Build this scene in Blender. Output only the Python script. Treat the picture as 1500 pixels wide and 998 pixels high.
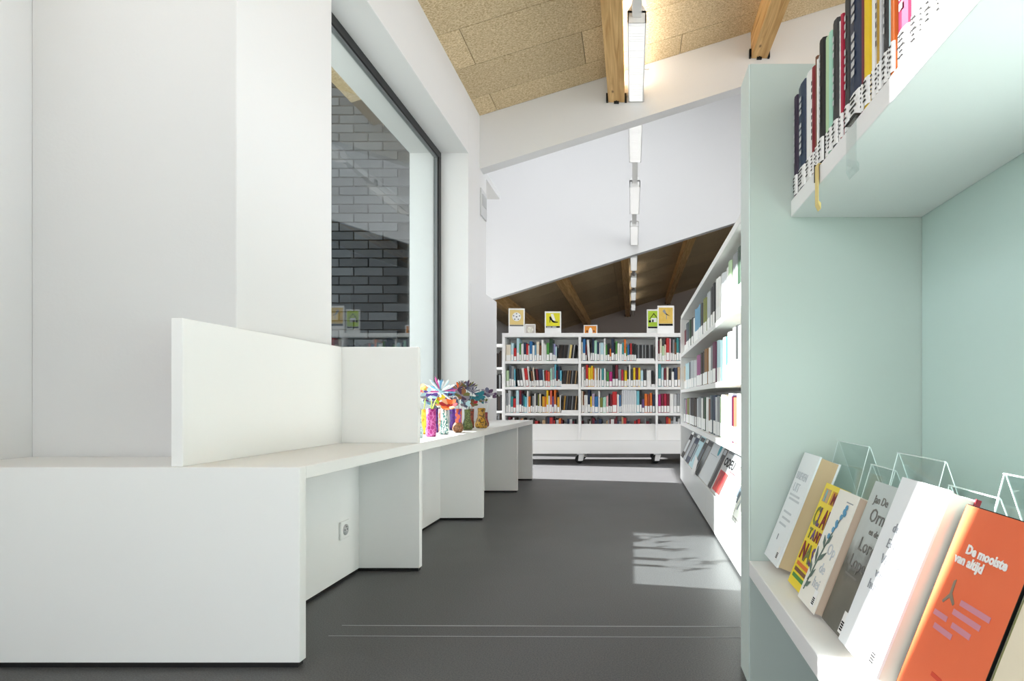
import bpy, math, random
from mathutils import Vector, Matrix
random.seed(7)
R = math.radians
for o in list(bpy.data.objects): bpy.data.objects.remove(o)
SC = bpy.context.scene
COL = SC.collection

# ------------------------------------------------------------------ camera, sky, sun, exposure
F, PX, PY, H = 850.0, 926.0, 586.0, 0.70      # focal length in pixels, vanishing point, eye height
cam_d = bpy.data.cameras.new('camera'); cam = bpy.data.objects.new('camera', cam_d); COL.objects.link(cam)
cam.location = (0, 0, H); cam.rotation_euler = (R(90), 0, 0)
cam_d.sensor_width = 36.0; cam_d.lens = F / 1500 * 36
cam_d.shift_x = (750 - PX) / 1500; cam_d.shift_y = (PY - 499) / 1500
cam_d.clip_start = 0.02; cam_d.clip_end = 200
SC.camera = cam
SC.view_settings.view_transform = 'Standard'; SC.view_settings.look = 'None'
SC.view_settings.gamma = 1; SC.view_settings.use_curve_mapping = False
SC.view_settings.exposure = 0.36
w = bpy.data.worlds.new('sky'); SC.world = w; w.use_nodes = True
bg = w.node_tree.nodes['Background']; bg.inputs[0].default_value = (0.915, 0.95, 1.0, 1); bg.inputs[1].default_value = 3.0
SUN = Vector((1, -0.21, -0.597)).normalized()
sl = bpy.data.lights.new('sun', 'SUN'); sl.energy = 25; sl.angle = R(0.6); sl.color = (1.0, 0.99, 0.98)
so = bpy.data.objects.new('sun', sl); COL.objects.link(so); so.location = (-8, 4, 8)
so.rotation_euler = SUN.to_track_quat('-Z', 'Y').to_euler()

def at(px, py, Y): return Vector(((px - PX) / F * Y, Y, H + (PY - py) / F * Y))
def yx(px, X): return X * F / (px - PX)       # depth at which a line x = X crosses column px

# ------------------------------------------------------------------ materials
def lin(h):
    h = h.lstrip('#'); c = [int(h[i:i+2], 16) / 255 for i in (0, 2, 4)]
    return tuple(x / 12.92 if x <= 0.04045 else ((x + .055) / 1.055) ** 2.4 for x in c) + (1,)
MC = {}
def mat(name, col, rough=.5, spec=.5, noise=None, bump=0, bscale=200, metal=0, emit=None):
    """plain principled material, with an optional second colour by noise (colour, scale, contrast) and fine bump"""
    if name in MC: return MC[name]
    m = bpy.data.materials.new(name); m.use_nodes = True; nt = m.node_tree; b = nt.nodes['Principled BSDF']
    c = lin(col) if isinstance(col, str) else col
    b.inputs['Base Color'].default_value = c; b.inputs['Roughness'].default_value = rough
    b.inputs['Specular IOR Level'].default_value = spec; b.inputs['Metallic'].default_value = metal
    if emit: b.inputs['Emission Color'].default_value = c; b.inputs['Emission Strength'].default_value = emit
    tc = None
    if noise or bump: tc = nt.nodes.new('ShaderNodeTexCoord')
    if noise:
        n = nt.nodes.new('ShaderNodeTexNoise'); n.inputs['Scale'].default_value = noise[1]; n.inputs['Detail'].default_value = 5
        nt.links.new(tc.outputs['Object'], n.inputs['Vector'])
        r = nt.nodes.new('ShaderNodeValToRGB'); k = noise[2]
        r.color_ramp.elements[0].position = .5 - k; r.color_ramp.elements[1].position = .5 + k
        r.color_ramp.elements[0].color = c; r.color_ramp.elements[1].color = lin(noise[0])
        nt.links.new(n.outputs['Fac'], r.inputs['Fac']); nt.links.new(r.outputs['Color'], b.inputs['Base Color'])
    if bump:
        n2 = nt.nodes.new('ShaderNodeTexNoise'); n2.inputs['Scale'].default_value = bscale; n2.inputs['Detail'].default_value = 3
        nt.links.new(tc.outputs['Object'], n2.inputs['Vector'])
        bp = nt.nodes.new('ShaderNodeBump'); bp.inputs['Strength'].default_value = bump; bp.inputs['Distance'].default_value = .01
        nt.links.new(n2.outputs['Fac'], bp.inputs['Height']); nt.links.new(bp.outputs['Normal'], b.inputs['Normal'])
    MC[name] = m; return m
def glassy(name, tint, ior, rough=0.0):
    """thin clear sheet: light passes straight through, reflections by Fresnel"""
    m = bpy.data.materials.new(name); m.use_nodes = True; nt = m.node_tree; nt.nodes.clear()
    o = nt.nodes.new('ShaderNodeOutputMaterial'); mx = nt.nodes.new('ShaderNodeMixShader')
    t = nt.nodes.new('ShaderNodeBsdfTransparent'); t.inputs[0].default_value = tint
    g = nt.nodes.new('ShaderNodeBsdfGlossy'); g.inputs['Roughness'].default_value = rough
    lw = nt.nodes.new('ShaderNodeLayerWeight'); lw.inputs['Blend'].default_value = .5
    pw = nt.nodes.new('ShaderNodeMath'); pw.operation = 'POWER'; pw.inputs[1].default_value = 5; nt.links.new(lw.outputs['Facing'], pw.inputs[0])
    f = nt.nodes.new('ShaderNodeMapRange'); f.inputs['To Min'].default_value = ior; f.inputs['To Max'].default_value = 1.0; nt.links.new(pw.outputs[0], f.inputs['Value'])
    nt.links.new(f.outputs[0], mx.inputs[0]); nt.links.new(t.outputs[0], mx.inputs[1]); nt.links.new(g.outputs[0], mx.inputs[2])
    nt.links.new(mx.outputs[0], o.inputs[0]); MC[name] = m; return m
M_WALL = mat('white plaster', '#dfdfdf', .75, .25, bump=.04, bscale=90)
M_WHITE = mat('white lacquer board', '#f3f3f2', .38, .45)
M_SHELF = mat('white steel shelf', '#f4f4f2', .35, .5)
M_MINT = mat('mint laminate', '#bfccc5', .35, .45)
M_MINTEDGE = mat('pale mint edge', '#d9e6e1', .4, .4)
M_MINTBACK = mat('aqua mint laminate', '#cde2dc', .35, .45)
M_BLACK = mat('black rubber', '#0d0d0e', .6)
M_FRAME = mat('black window frame', '#141516', .4)
M_GASKET = mat('grey gasket', '#6e7273', .5)
M_DARKMETAL = mat('dark steel', '#2a2b2d', .4, metal=.8)
M_CHROME = mat('brushed steel', '#c9cbcc', .3, metal=1)
M_PAGE = mat('paper pages', '#e9e3d6', .85, .1)
M_TANPAGE = mat('tan paper pages', '#cdb491', .85, .1)
M_LABEL = mat('white sticker', '#f4f4f2', .5, .3)
M_INK = mat('black ink', '#1b1b1c', .6, .2)
M_GREYINK = mat('grey ink', '#9a9ea2', .7, .2)
M_PALEINK = mat('pale grey ink', '#cdd2d6', .7, .2)
M_GLASS = glassy('window glass', (.86, .90, .89, 1), .14)
M_CLEAR = glassy('clear acrylic', (.955, .98, .975, 1), .04, .02)
M_CEIL2 = None
def floor_mat():
    m = bpy.data.materials.new('charcoal linoleum'); m.use_nodes = True; nt = m.node_tree; b = nt.nodes['Principled BSDF']
    tc = nt.nodes.new('ShaderNodeTexCoord')
    n = nt.nodes.new('ShaderNodeTexNoise'); n.inputs['Scale'].default_value = 260; n.inputs['Detail'].default_value = 2
    n2 = nt.nodes.new('ShaderNodeTexNoise'); n2.inputs['Scale'].default_value = 1.6; n2.inputs['Detail'].default_value = 4
    nt.links.new(tc.outputs['Object'], n.inputs['Vector']); nt.links.new(tc.outputs['Object'], n2.inputs['Vector'])
    r = nt.nodes.new('ShaderNodeValToRGB'); r.color_ramp.elements[0].position = .3; r.color_ramp.elements[1].position = .72
    r.color_ramp.elements[0].color = lin('#434344'); r.color_ramp.elements[1].color = lin('#656566')
    nt.links.new(n.outputs['Fac'], r.inputs['Fac']); nt.links.new(r.outputs['Color'], b.inputs['Base Color'])
    mr = nt.nodes.new('ShaderNodeMapRange'); mr.inputs['To Min'].default_value = .36; mr.inputs['To Max'].default_value = .5
    nt.links.new(n2.outputs['Fac'], mr.inputs['Value']); nt.links.new(mr.outputs[0], b.inputs['Roughness'])
    b.inputs['Specular IOR Level'].default_value = .35
    bp = nt.nodes.new('ShaderNodeBump'); bp.inputs['Strength'].default_value = .08; bp.inputs['Distance'].default_value = .004
    nt.links.new(n.outputs['Fac'], bp.inputs['Height']); nt.links.new(bp.outputs['Normal'], b.inputs['Normal'])
    return m
M_FLOOR = floor_mat()
def board_mat():
    m = bpy.data.materials.new('wood wool board'); m.use_nodes = True; nt = m.node_tree; b = nt.nodes['Principled BSDF']
    tc = nt.nodes.new('ShaderNodeTexCoord'); oi = nt.nodes.new('ShaderNodeObjectInfo')
    mp = nt.nodes.new('ShaderNodeMapping'); mp.inputs['Scale'].default_value = (1, 2.2, 1)
    nt.links.new(tc.outputs['Object'], mp.inputs['Vector'])
    n = nt.nodes.new('ShaderNodeTexNoise'); n.inputs['Scale'].default_value = 75; n.inputs['Detail'].default_value = 6; n.inputs['Roughness'].default_value = .7
    nt.links.new(mp.outputs['Vector'], n.inputs['Vector'])
    r = nt.nodes.new('ShaderNodeValToRGB'); r.color_ramp.elements[0].position = .36; r.color_ramp.elements[1].position = .62
    r.color_ramp.elements[0].color = lin('#b0956c'); r.color_ramp.elements[1].color = lin('#eedcb8')
    nt.links.new(n.outputs['Fac'], r.inputs['Fac'])
    hsv = nt.nodes.new('ShaderNodeHueSaturation'); mr = nt.nodes.new('ShaderNodeMapRange')
    mr.inputs['To Min'].default_value = .9; mr.inputs['To Max'].default_value = 1.08
    nt.links.new(oi.outputs['Random'], mr.inputs['Value']); nt.links.new(mr.outputs[0], hsv.inputs['Value'])
    nt.links.new(r.outputs['Color'], hsv.inputs['Color']); nt.links.new(hsv.outputs['Color'], b.inputs['Base Color'])
    bp = nt.nodes.new('ShaderNodeBump'); bp.inputs['Strength'].default_value = .5; bp.inputs['Distance'].default_value = .006
    nt.links.new(n.outputs['Fac'], bp.inputs['Height']); nt.links.new(bp.outputs['Normal'], b.inputs['Normal'])
    b.inputs['Roughness'].default_value = .95; b.inputs['Specular IOR Level'].default_value = .1
    return m
M_BOARD = board_mat()
def timber_mat():
    m = bpy.data.materials.new('pine timber'); m.use_nodes = True; nt = m.node_tree; b = nt.nodes['Principled BSDF']
    tc = nt.nodes.new('ShaderNodeTexCoord')
    mp = nt.nodes.new('ShaderNodeMapping'); mp.inputs['Scale'].default_value = (14, .7, 14)
    nt.links.new(tc.outputs['Object'], mp.inputs['Vector'])
    n = nt.nodes.new('ShaderNodeTexNoise'); n.inputs['Scale'].default_value = 2.2; n.inputs['Detail'].default_value = 6; n.inputs['Distortion'].default_value = 1.2
    nt.links.new(mp.outputs['Vector'], n.inputs['Vector'])
    r = nt.nodes.new('ShaderNodeValToRGB'); r.color_ramp.elements[0].position = .3; r.color_ramp.elements[1].position = .7
    r.color_ramp.elements[0].color = lin('#b98a4e'); r.color_ramp.elements[1].color = lin('#e8c387')
    nt.links.new(n.outputs['Fac'], r.inputs['Fac'])
    v = nt.nodes.new('ShaderNodeTexVoronoi'); v.inputs['Scale'].default_value = 5.5
    mp2 = nt.nodes.new('ShaderNodeMapping'); mp2.inputs['Scale'].default_value = (1.6, .8, 1.6)
    nt.links.new(tc.outputs['Object'], mp2.inputs['Vector']); nt.links.new(mp2.outputs['Vector'], v.inputs['Vector'])
    r2 = nt.nodes.new('ShaderNodeValToRGB'); r2.color_ramp.elements[0].position = .06; r2.color_ramp.elements[1].position = .13
    r2.color_ramp.elements[0].color = (1, 1, 1, 1); r2.color_ramp.elements[1].color = (0, 0, 0, 1)
    nt.links.new(v.outputs['Distance'], r2.inputs['Fac'])
    mx = nt.nodes.new('ShaderNodeMixRGB'); mx.inputs[2].default_value = lin('#6b4522')
    nt.links.new(r2.outputs['Color'], mx.inputs[0]); nt.links.new(r.outputs['Color'], mx.inputs[1])
    nt.links.new(mx.outputs[0], b.inputs['Base Color']); b.inputs['Roughness'].default_value = .65
    return m
M_TIMBER = timber_mat()

# ------------------------------------------------------------------ mesh helpers
class MB:
    def __init__(s): s.v = []; s.f = []; s.mi = []; s.sm = []
    def add(s, vs, fs, mi=0, smooth=False):
        b = len(s.v); s.v += [tuple(v) for v in vs]
        for f in fs: s.f.append([b + i for i in f]); s.mi.append(mi); s.sm.append(smooth)
        return s
    def box(s, x0, x1, y0, y1, z0, z1, mi=0, M=None):
        vs = [(x, y, z) for z in (z0, z1) for y in (y0, y1) for x in (x0, x1)]
        if M: vs = [M @ Vector(v) for v in vs]
        return s.add(vs, [(0, 2, 3, 1), (4, 5, 7, 6), (0, 1, 5, 4), (2, 6, 7, 3), (0, 4, 6, 2), (1, 3, 7, 5)], mi)
    def prism(s, pts, d, mi=0, fn=None):
        """polygon pts (u, v) extruded by d along n; fn maps (u, v, n) to a point"""
        fn = fn or (lambda u, v, n: (u, n, v)); k = len(pts)
        vs = [fn(u, v, 0) for u, v in pts] + [fn(u, v, d) for u, v in pts]
        fs = [tuple(range(k)), tuple(range(2 * k - 1, k - 1, -1))] + [(i, i + k, (i + 1) % k + k, (i + 1) % k) for i in range(k)]
        return s.add(vs, fs, mi)
    def lathe(s, prof, n=20, mi=0, c=(0, 0, 0), wob=None):
        vs = []; fs = []
        for j, (r, z) in enumerate(prof):
            for i in range(n):
                a = 2 * math.pi * i / n; rr = r * (wob(a, z) if wob else 1)
                vs.append((c[0] + rr * math.cos(a), c[1] + rr * math.sin(a), c[2] + z))
        for j in range(len(prof) - 1):
            for i in range(n): fs.append((j*n+i, j*n+(i+1) % n, (j+1)*n+(i+1) % n, (j+1)*n+i))
        fs.append(tuple(range(n - 1, -1, -1)))
        return s.add(vs, fs, mi, True)
    def tube(s, pts, r, n=6, mi=0):
        pts = [Vector(p) for p in pts]; vs = []; fs = []
        for k, p in enumerate(pts):
            t = (pts[min(k+1, len(pts)-1)] - pts[max(k-1, 0)]).normalized()
            a = t.cross(Vector((0, 0, 1)) if abs(t.z) < .9 else Vector((1, 0, 0))).normalized(); b2 = t.cross(a)
            rr = r[k] if isinstance(r, (list, tuple)) else r
            for i in range(n):
                q = 2 * math.pi * i / n; vs.append(p + a * rr * math.cos(q) + b2 * rr * math.sin(q))
        for k in range(len(pts) - 1):
            for i in range(n): fs.append((k*n+i, k*n+(i+1) % n, (k+1)*n+(i+1) % n, (k+1)*n+i))
        fs.append(tuple(range(n - 1, -1, -1))); fs.append(tuple(range((len(pts)-1)*n, len(pts)*n)))
        return s.add(vs, fs, mi, True)
    def mesh(s, name, mats):
        me = bpy.data.meshes.new(name); me.from_pydata(s.v, [], s.f)
        for m in (mats if isinstance(mats, (list, tuple)) else [mats]): me.materials.append(m)
        for p, mi, sm in zip(me.polygons, s.mi, s.sm): p.material_index = mi; p.use_smooth = sm
        import bmesh
        bm = bmesh.new(); bm.from_mesh(me); bmesh.ops.recalc_face_normals(bm, faces=bm.faces); bm.to_mesh(me); bm.free()
        me.update(); return me
    def build(s, name, mats, parent=None, bevel=0):
        o = bpy.data.objects.new(name, s.mesh(name, mats)); COL.objects.link(o)
        if parent: o.parent = parent
        if bevel:
            b = o.modifiers.new('bevel', 'BEVEL'); b.width = bevel; b.segments = 2; b.limit_method = 'ANGLE'
        return o
def tag(o, label=None, cat=None, group=None, kind=None):
    if label: o['label'] = label
    if cat: o['category'] = cat
    if group: o['group'] = group
    if kind: o['kind'] = kind
    return o
def thing(name, loc, label, cat, rot=(0, 0, 0), group=None):
    o = bpy.data.objects.new(name, None); COL.objects.link(o); o.location = loc; o.rotation_euler = rot; o.empty_display_size = .05
    return tag(o, label, cat, group)
def inst(name, me, parent=None, loc=(0, 0, 0), rot=(0, 0, 0), scale=(1, 1, 1)):
    o = bpy.data.objects.new(name, me); COL.objects.link(o); o.location = loc; o.rotation_euler = rot; o.scale = scale
    if parent: o.parent = parent
    return o
def struct(name, mb, m, label, cat, bevel=0):
    return tag(mb.build(name, m, None, bevel), label, cat, None, 'structure')
def text(name, body, size, m, parent, loc, rot=(R(90), 0, 0), align='LEFT', ext=.0004, sx=1.0, bold=0):
    c = bpy.data.curves.new('lettering', 'FONT'); c.body = body; c.size = size; c.align_x = align; c.extrude = ext; c.resolution_u = 2; c.offset = bold
    t = bpy.data.objects.new('lettering', c); COL.objects.link(t)
    dg = bpy.context.evaluated_depsgraph_get(); me = bpy.data.meshes.new_from_object(t.evaluated_get(dg))
    bpy.data.objects.remove(t); me.materials.clear(); me.materials.append(m)
    return inst(name, me, parent, loc, rot, (sx, 1, 1))

# ------------------------------------------------------------------ the room shell
XW, XN, XF = -1.225, -1.86, -2.95        # aisle face of the left wall, niche wall, far-left wall
XR = 5.2                                  # right wall
Y1, Y1B, Y2, Y2B, YB = 4.667, 4.785, 9.0, 9.12, 16.7   # sloping headers and back wall
def roof(x): return 3.363 + .309 * x
def soff(x): return 2.945 + .315 * x
struct('floor', MB().box(-3.2, XR + .2, -4, YB + .2, -.06, 0), M_FLOOR, 'dark charcoal linoleum floor with fine speckle', 'floor')
struct('ground', MB().box(-30, 30, -30, 40, -.5, -.1), mat('pale paving', '#a9a7a0', .9, .1, ('#8f8d86', 6, .2)), 'pale paving outside the windows', 'ground')
for y, hw, k in ((1.792, .0016, 1), (1.712, .0009, 2)):
    M = Matrix.Translation((0, y, 0)) @ Matrix.Rotation(R(-.5), 4, 'Z')
    struct('trim_%d' % k, MB().box(-.9, 1.2, -hw, hw, 0, .0008, 0, M), mat('light weld seam', '#a9abad', .5), 'thin pale seam line %s in the dark floor' % ('farther from camera' if k == 1 else 'nearest the camera'), 'floor seam')

# left pier with niche, wall around the big window
struct('wall_niche', MB().box(XN, XW, 1.798, 2.366, 0, 3.2), M_WALL, 'plain white wall end behind the near bench', 'wall', .003)
XO = XN - .1
nw = MB().box(XO, XN, 1.355, 1.9, 0, 2.77).box(XO, XN, -.8, 1.355, 0, 1.45).box(XO, XN, -.8, -.35, 1.45, 2.77).box(XO, XN, -4, -3.7, 0, 2.77).box(XO, XN, -3.7, -.8, 0, .3).box(XO, XN, -3.7, -.8, 2.6, 2.77).box(XO, XN, -.35, 1.235, 1.45, 2.15)  # last box is an unseen panel added to keep the orange book shaded
struct('wall_left', nw, M_WALL, 'white side wall at the far left edge', 'wall')
lw = (MB().box(-1.665, XW, 2.366, 4.34, 2.546, 3.3).box(-1.665, XW, 4.34, 4.872, 0, 3.3)
      .box(-1.665, XW - .22, 2.366, 4.34, 0, .485))
struct('wall_window', lw, M_WALL, 'white wall around the large recessed window', 'wall', .003)
struct('wall_low', MB().box(-1.62, XW + .004, 4.395, 5.23, 0, 1.583), M_WALL, 'low white wall end behind the far end of the bench', 'wall', .002)
tag(MB().box(-1.40, -1.255, 4.872, 5.5, 2.60, 2.655).build('trim_3', M_WALL, None, .002), 'short white ledge under the sloped header by the left wall', 'trim', None, 'structure')
plate = thing('wall_plate', (XW, 4.76, 2.30), 'small pale grey plate on the white wall above the vases', 'wall plate')
MB().box(0, .012, -.09, .09, -.11, .11).build('cover', mat('pale grey plastic', '#c9cacb', .5), plate, .003)
MB().box(.012, .016, -.06, .06, -.02, .07).build('grille', mat('mid grey plastic', '#b4b6b7', .5), plate)

# window: frame in black, glass, gasket
wo = thing('window_1', (-1.44, 2.366, .5), 'tall fixed window with a thin black frame in the left wall', 'window'); wo['kind'] = 'structure'
WY, WZ = 1.974, 2.046                      # opening size
fr = MB(); t = .05
for (a, b, c, d) in ((0, WY, WZ - t, WZ), (0, WY, 0, t), (0, t, t, WZ - t), (WY - t, WY, t, WZ - t)): fr.box(-.03, .012, a, b, c, d)
fr.build('window_frame', M_FRAME, wo, .002)
gk = MB(); g = .012
for (a, b, c, d) in ((t, WY - t, WZ - t - g, WZ - t), (t, WY - t, t, t + g), (t, t + g, t, WZ - t), (WY - t - g, WY - t, t, WZ - t)): gk.box(-.02, .002, a, b, c, d)
gk.build('gasket', M_GASKET, wo)
MB().box(-.012, -.006, t, WY - t, t, WZ - t).build('pane', M_GLASS, wo)

# exterior wing of dark brick seen through the glass
M_BRICK = [mat('slate brick %d' % i, c, .8, .2, (c2, 30, .25), .2, 120) for i, (c, c2) in enumerate((('#3f4246', '#34373b'), ('#484b4f', '#3b3e42'), ('#383b3f', '#2e3135'), ('#515458', '#44474b')))]
ext = struct('wall_exterior', MB().box(-6.5, -1.667, 4.42, 4.85, -.1, 6.6), mat('dark mortar', '#27292b', .95, .1), 'dark grey brick wall outside, seen through the window', 'wall')
bm_ = [MB().box(0, .212, 0, .028, 0, .058).mesh('brick', m) for m in M_BRICK]
row = 0; z = .42
while z < 3.75:
    x = -1.672 - .212 + (.11 if row % 2 else 0) - (.11 if row % 2 else 0)
    x = -1.672 - .212 - (.111 if row % 2 else 0)
    for k in range(5):
        inst('brick', random.choice(bm_), ext, (x - k * .222, 4.394 + random.uniform(0, .008), z))
    row += 1; z += .068

# sloped headers and back wall
ZS = 5.7
def header(name, ya, yb, label, right=XR, left=XW - .3):
    mb = MB(); vs = []; fr = 0
    for y in (ya, yb):
        for x in (left, right): vs += [(x, y, soff(x)), (x, y, ZS)]
    mb.add(vs, [(0, 1, 3, 2), (4, 6, 7, 5), (0, 2, 6, 4), (1, 5, 7, 3), (0, 4, 5, 1), (2, 3, 7, 6)])
    return struct(name, mb, M_WALL, label, 'wall')
header('wall_header', Y1, Y1B, 'white sloping wall band hung under the timber ceiling')
header('wall_header_far', Y2, Y2B, 'large bright white sloping wall above the far bookcase', XR, XF)
sh = MB().box(XF - .2, XF, 4.85, Y2B, 2.6, ZS).box(XR, XR + .25, Y1, Y2B, 5.0, ZS)
struct('wall_shaft', sh, M_WALL, 'white upper side walls of the tall light shaft', 'wall')
sk_ = MB().box(XF - .2, -2.3, Y1, Y2B, ZS, ZS + .2).box(1.3, XR + .25, Y1, Y2B, ZS, ZS + .2).box(-2.3, 1.3, Y1, Y1B + .4, ZS, ZS + .2).box(-2.3, 1.3, Y2 - 1.35, Y2B, ZS, ZS + .2)
struct('ceiling_shaft', sk_, M_WALL, 'white shaft ceiling with a long rooflight opening', 'ceiling')
bk = MB(); bk.add([(XF, YB, 0), (XR, YB, 0), (XR, YB, roof(XR)), (XF, YB, roof(XF)), (XF, YB + .2, 0), (XR, YB + .2, 0), (XR, YB + .2, roof(XR)), (XF, YB + .2, roof(XF))],
       [(0, 1, 2, 3), (7, 6, 5, 4), (0, 4, 5, 1), (3, 2, 6, 7), (1, 5, 6, 2), (0, 3, 7, 4)])
struct('wall_back', bk, mat('taupe plaster', '#b9aea8', .8, .2), 'taupe gable wall at the very back of the library', 'wall')
fl = (MB().box(XF - .2, XF, 4.85, 5.15, 0, 2.6).box(XF - .2, XF, 5.15, 8.4, 2.12, 2.6).box(XF - .2, XF, 8.4, YB, 0, 2.6).box(XF - .2, XF, 5.15, 8.4, 0, .08)
      .box(XF - .2, XF, 6.72, 6.80, .08, 2.12))
struct('wall_left_far', fl, M_WALL, 'white low side wall with windows beyond the bench', 'wall')
# right wall with long windows, wall behind the camera with a wide window
rw = MB(); top = roof(XR) + .1
for a, b in ((-4, -3.4), (.4, .7), (4.5, 4.95), (6.6, YB)): rw.box(XR, XR + .25, a, b, .9, 4.35)
rw.box(XR, XR + .25, -4, YB, 0, .9).box(XR, XR + .25, -4, YB, 4.35, 4.99)
struct('wall_right', rw, M_WALL, 'white wall with long windows on the right, out of view', 'wall')
rb = MB()
for a, b in ((XO, -1.75), (1.4, 1.6), (5.0, XR + .25)): rb.box(a, b, -4.2, -4, .12, 2.1)
rb.box(XO, XR + .25, -4.2, -4, 0, .12).box(XO, XR + .25, -4.2, -4, 2.1, 5.1)
struct('wall_behind', rb, M_WALL, 'white wall with wide windows behind the camera', 'wall')

# ceiling: slab plus single wood wool boards in the near room
def slope_box(mb, x0, x1, y0, y1, z0, z1, mi=0):
    vs = [(x, y, roof(x) + z) for z in (z0, z1) for y in (y0, y1) for x in (x0, x1)]
    return mb.add(vs, [(0, 2, 3, 1), (4, 5, 7, 6), (0, 1, 5, 4), (2, 6, 7, 3), (0, 4, 6, 2), (1, 3, 7, 5)], mi)
M_FARBOARD = mat('brown wood wool', '#9a7d58', .95, .1, ('#7a6040', 40, .2), .3, 60)
ceil = struct('ceiling', slope_box(slope_box(MB(), XN - .1, XR + .25, -4.2, Y1B - .05, .022, .2), XF - .2, XR + .25, Y2B - .05, YB + .2, .022, .2), mat('ceiling underlay', '#5b4a33', .95, .1), 'sloping ceiling of beige wood wool boards', 'ceiling')
rows = [(4.41, Y1 - .001)] + [(4.41 - .385 * (k + 1), 4.41 - .385 * k) for k in range(12)]
for k, (ya, yb) in enumerate(rows):
    off = -1.085 if k % 2 == 0 else -.352
    xs = [off + 1.467 * j for j in range(-1, 5)]; g = .0025
    for a, b in zip(xs[:-1], xs[1:]):
        x0 = max(a, XN - .09); x1 = min(b, XR)
        if x1 - x0 > .05: slope_box(MB(), x0 + g, x1 - g, ya + g, yb - g, 0, .022).build('board', M_BOARD, ceil)
for (ya, yb) in ((Y2B, YB),):
    n = int((yb - ya) / .77); st = (yb - ya) / n
    for k in range(n):
        for a, b in ((-3.0, -.35), (-.345, 2.3), (2.305, XR)):
            slope_box(MB(), a, b, ya + st * k + .004, ya + st * (k + 1) - .004, 0, .022).build('board', M_BOARD, ceil)

# timber beams, with dark steel shoes where they meet a header
bi = 0
for (ya, yb, xs, what) in ((-3.9, Y1, (-.126, 1.02, 2.17, 3.3), 'near'), (Y2B, YB, (-2.40, -1.26, -.126, 1.02, 2.17), 'far')):
    for i, x in enumerate(xs):
        zb = roof(x) - .23
        where = {'near': ['pine roof beam beside the long louvred light, near room', 'pine roof beam above the tall mint cabinet', 'pine roof beam over the mint shelves, right of frame', 'pine roof beam farthest right in the near room'],
                 'mid': ['pine beam over the bench end, behind the near header', 'pine beam beside the lights behind the near header', 'pine beam right of the lights behind the near header', 'rightmost pine beam behind the near header'],
                 'far': ['leftmost dark pine beam over the ball sign', 'pine beam in the far room, above the shoe sign', 'pine beam just left of the far row of lights', 'pine beam in the far room, right of the lights', 'rightmost pine beam in the far room']}[what][i]
        t_ = thing('roof_beam', (x, ya, zb), where, 'beam', group='timber roof beams')
        mb = MB(); L = yb - ya
        z0 = roof(x - .065) - zb; z1 = roof(x + .065) - zb
        mb.add([(-.065, 0, 0), (.065, 0, 0), (.065, 0, z1), (-.065, 0, z0), (-.065, L, 0), (.065, L, 0), (.065, L, z1), (-.065, L, z0)],
               [(0, 1, 2, 3), (7, 6, 5, 4), (0, 4, 5, 1), (2, 6, 7, 3), (1, 5, 6, 2), (0, 3, 7, 4)])
        mb.build('timber', M_TIMBER, t_)
        sh = MB().box(-.082, -.066, L - .03, L - .002, -.006, .06).box(.066, .082, L - .03, L - .002, -.006, .06).box(-.02, .02, L - .022, L - .002, -.014, -.001).box(-.004, .004, L - .03, L - .004, -.014, .05)
        sh.build('beam_shoe', M_DARKMETAL, t_)

# louvred lights in one row, on a rail
ORD0 = ('first', 'second', 'third', 'fourth', 'fifth', 'sixth')
M_LAMP = mat('lit diffuser', '#ffffff', .5, emit=1.8); M_LHOUSE = mat('white light housing', '#f1f1f0', .4)
LZ, LX = 3.094, .03
fix = [(3.68, 4.66), (4.87, 5.85), (6.52, 7.48), (8.0, 8.97), (9.75, 10.75), (11.35, 12.35), (12.95, 13.95), (14.55, 15.55)]
lab = ['nearest louvred white light, beside the pine beam', 'second louvred light, just behind the near white header', 'third louvred light, halfway across the big white wall', 'fourth louvred light, ending against the far white wall',
       'first light of the far room, just under the white edge', 'second light of the dark far room row', 'third light of the dark far room row', 'last light of the row, by the taupe back wall']
M_UP = mat('uplight strip', '#fffaf2', .5, emit=20)  # added glowing strips above the housings, only there to brighten the ceiling
M_FILLF = mat('dim uplight strip', '#fffaf2', .5, emit=3)
M_FILL2 = mat('strong uplight strip', '#fffaf2', .5, emit=60)
def louvre_light(ya, yb, label, near, x=LX, zl=LZ):
    t_ = thing('linear_light', (x, ya, zl), label, 'light', group='louvred lights in one row'); L = yb - ya
    if ya > Y2: MB().box(-.025, .025, .02, L - .02, .1201, .124).build('fill_glow', M_FILLF, t_)
    if 1.3 < ya < Y1 or (x != LX and ya > -1.1): MB().box(-.025, .025, .02, L - .02, .1201, .124).build('fill_glow', M_UP if x == LX else M_FILL2, t_)
    MB().box(-.06, -.052, 0, L, 0, .07).box(.052, .06, 0, L, 0, .07).box(-.06, .06, 0, .008, 0, .07).box(-.06, .06, L - .008, L, 0, .07).box(-.06, .06, 0, L, .062, .075).build('housing', M_LHOUSE, t_)
    MB().box(-.05, .05, .01, L - .01, .056, .061).build('diffuser', M_LAMP, t_)
    n = int(L / .027); lv = MB()
    for k in range(n): lv.box(-.051, .051, .014 + k * (L - .03) / n, .017 + k * (L - .03) / n, .004, .034)
    tag(lv.build('louvre', M_LHOUSE, t_), kind='stuff')
    MB().prism([(-.06, .07), (.06, .07), (.03, .12), (-.03, .12)], L, fn=lambda u, v, n: (u, n, v)).build('gear_box', M_LHOUSE, t_)
    zc = (ZS if Y1B < ya < Y2 else roof(x)) - zl
    for y in (.2, L - .2): MB().tube([(0, y, .115), (0, y, zc)], .004, 6).build('hanger', M_LHOUSE, t_)
for k, ((a, b), l) in enumerate(zip(fix, lab)): louvre_light(a, b, l, k < 1)
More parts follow.
